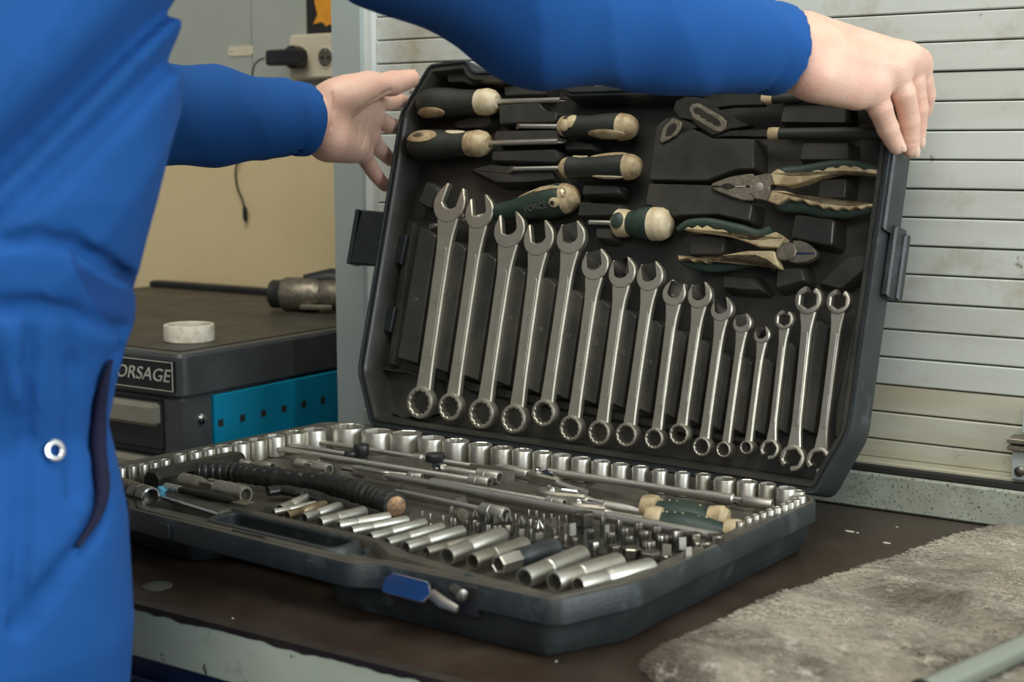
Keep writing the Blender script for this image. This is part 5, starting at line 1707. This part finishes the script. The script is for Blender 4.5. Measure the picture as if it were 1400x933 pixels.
# trim the cuffs flat and hollow them
for W_, D_, C_, rc in ((WRR, dR, CUR, .0375), (WRL, dL, CULp, .0365)):
    u = D_ / np.linalg.norm(D_)
    sl, (X, Y, Z) = v.region(C_ - .09, C_ + .09)
    pl_ = (X - C_[0]) * u[0] + (Y - C_[1]) * u[1] + (Z - C_[2]) * u[2] - .008
    v.a[sl] = np.maximum(v.a[sl], pl_)
    v.capsule(C_ - u * .055, C_ + u * .06, .030, rc, .002, True)
    # cuff hem groove
    r_ = np.sqrt(np.maximum((X - C_[0]) ** 2 + (Y - C_[1]) ** 2 + (Z - C_[2]) ** 2 - (pl_ + .008) ** 2, 0))
    gr = np.exp(-((pl_ + .022) / .0040) ** 2) * .0030
    v.a[sl] = v.a[sl] + gr.astype(np.float32)
surf = {}
for nm, line in dict(
    pocket=[(163, 480), (148, 512), (138, 550), (134, 600), (139, 650), (146, 688), (128, 728), (98, 765), (70, 800), (40, 838), (24, 856)],
    slit=[(152, 492), (144, 520), (137, 560), (135, 610), (139, 650), (140, 680), (130, 712), (106, 748)],
    seam1=[(46, 420), (40, 500), (36, 600), (30, 700), (26, 800), (24, 852)],
    seam2=[(100, 425), (98, 500), (97, 600), (98, 680)],
    seamA=[(0, 420), (50, 419), (100, 428), (150, 446), (172, 452)],
    seamB=[(0, 330), (50, 326), (100, 335), (150, 362), (190, 392)],
).items():
    q = [v.trace(*p) for p in line]
    surf[nm] = [a for a in q if a is not None]
for nm, r0, k_ in (('pocket', .0055, .004), ('seam1', .0045, .004), ('seam2', .0036, .004), ('seamA', .0052, .004), ('seamB', .0050, .004)):
    if len(surf[nm]) > 1:
        v.chain(surf[nm], [r0] * len(surf[nm]), k_, True)
if len(surf['slit']) > 1:
    rs = np.interp(np.linspace(0, 1, len(surf['slit'])), [0, .35, .6, 1], [.003, .006, .006, .003])
    v.chain(surf['slit'], list(rs), .004, True)
    dv = lambda q_, k_: q_ + ray(*CAMPX(q_)) * k_
btn = v.trace(72, 617)
bn = None
if btn is not None:
    e = .006
    bn = np.array([v.sample(btn + np.array(o)) - v.sample(btn - np.array(o)) for o in ((e, 0, 0), (0, e, 0), (0, 0, e))])
    bn = bn / np.linalg.norm(bn)
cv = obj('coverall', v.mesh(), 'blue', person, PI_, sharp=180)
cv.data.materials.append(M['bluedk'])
mi = np.zeros(len(cv.data.polygons), dtype=np.int32)
cen = np.zeros(len(cv.data.polygons) * 3)
cv.data.polygons.foreach_get('center', cen)
cen = cen.reshape(-1, 3)
cs_ = cen[:, 0] * .839 + cen[:, 1] * .545
pz_ = {}
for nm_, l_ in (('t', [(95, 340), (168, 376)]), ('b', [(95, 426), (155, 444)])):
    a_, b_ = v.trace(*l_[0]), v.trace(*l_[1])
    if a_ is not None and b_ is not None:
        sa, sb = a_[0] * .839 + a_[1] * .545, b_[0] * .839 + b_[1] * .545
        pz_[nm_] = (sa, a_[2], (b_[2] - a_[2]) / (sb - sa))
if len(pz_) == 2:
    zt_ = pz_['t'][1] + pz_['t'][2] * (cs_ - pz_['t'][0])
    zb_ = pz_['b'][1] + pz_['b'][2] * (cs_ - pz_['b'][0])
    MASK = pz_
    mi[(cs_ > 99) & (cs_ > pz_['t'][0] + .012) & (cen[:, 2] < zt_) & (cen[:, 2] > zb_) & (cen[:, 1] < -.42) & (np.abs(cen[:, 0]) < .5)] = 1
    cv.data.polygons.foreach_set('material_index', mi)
if btn is not None:
    mm = fr(btn + bn * .001, np.cross(bn, [0, 0, 1.0]), bn)
    obj('snap_button', xf(annulus(.0070, lambda a: .0036, 0, .0026, .0009, n=28), mm), 'bright', person, PI_)
if len(surf['slit']) > 1:
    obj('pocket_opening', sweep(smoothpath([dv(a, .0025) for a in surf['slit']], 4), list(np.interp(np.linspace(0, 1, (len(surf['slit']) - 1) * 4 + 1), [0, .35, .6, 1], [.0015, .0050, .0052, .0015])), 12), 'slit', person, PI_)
# doubled cloth and fold shading at the waist, painted into the colour by position
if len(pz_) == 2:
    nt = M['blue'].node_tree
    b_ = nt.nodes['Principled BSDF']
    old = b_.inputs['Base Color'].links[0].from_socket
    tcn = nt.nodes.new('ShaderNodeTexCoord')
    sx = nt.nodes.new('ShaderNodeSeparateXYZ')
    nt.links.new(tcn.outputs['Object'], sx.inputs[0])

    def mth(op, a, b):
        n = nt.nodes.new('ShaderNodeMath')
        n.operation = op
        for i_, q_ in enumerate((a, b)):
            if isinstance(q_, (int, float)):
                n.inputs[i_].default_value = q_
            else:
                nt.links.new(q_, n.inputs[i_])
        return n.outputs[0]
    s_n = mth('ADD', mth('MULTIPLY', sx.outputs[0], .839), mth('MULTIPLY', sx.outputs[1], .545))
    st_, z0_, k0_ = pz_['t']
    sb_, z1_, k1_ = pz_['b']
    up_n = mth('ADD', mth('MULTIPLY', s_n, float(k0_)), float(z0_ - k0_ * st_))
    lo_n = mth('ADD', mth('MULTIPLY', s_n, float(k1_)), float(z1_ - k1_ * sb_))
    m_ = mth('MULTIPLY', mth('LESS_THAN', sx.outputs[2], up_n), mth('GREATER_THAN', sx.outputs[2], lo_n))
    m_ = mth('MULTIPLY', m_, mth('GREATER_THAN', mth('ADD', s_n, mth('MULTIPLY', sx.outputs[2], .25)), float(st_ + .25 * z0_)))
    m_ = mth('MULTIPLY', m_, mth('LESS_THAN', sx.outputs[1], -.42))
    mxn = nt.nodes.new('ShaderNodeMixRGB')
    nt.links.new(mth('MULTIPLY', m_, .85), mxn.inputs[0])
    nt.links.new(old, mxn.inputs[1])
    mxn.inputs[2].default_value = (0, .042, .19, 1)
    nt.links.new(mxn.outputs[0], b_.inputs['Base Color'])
for s in (-1, 1):
    x = .13 + s * .11
    obj('boot', join(sweep([(x, -.78, -.845), (x, -.72, -.83), (x, -.64, -.84), (x + s * .01, -.56, -.850), (x + s * .01, -.53, -.853)], [.034, .042, .044, .040, .022], 18, .62), sweep([(x, -.72, -.70), (x, -.725, -.84)], [.060, .050], 18)), 'boot', person, PI_)
    obj('boot_sole', xf(prism(rounded([(x - .042, -.80), (x + .042, -.80), (x + .05, -.55), (x, -.505), (x - .05, -.55)], .02), -.87, -.855, .002), Matrix.Identity(4)), 'blackp', person, PI_)
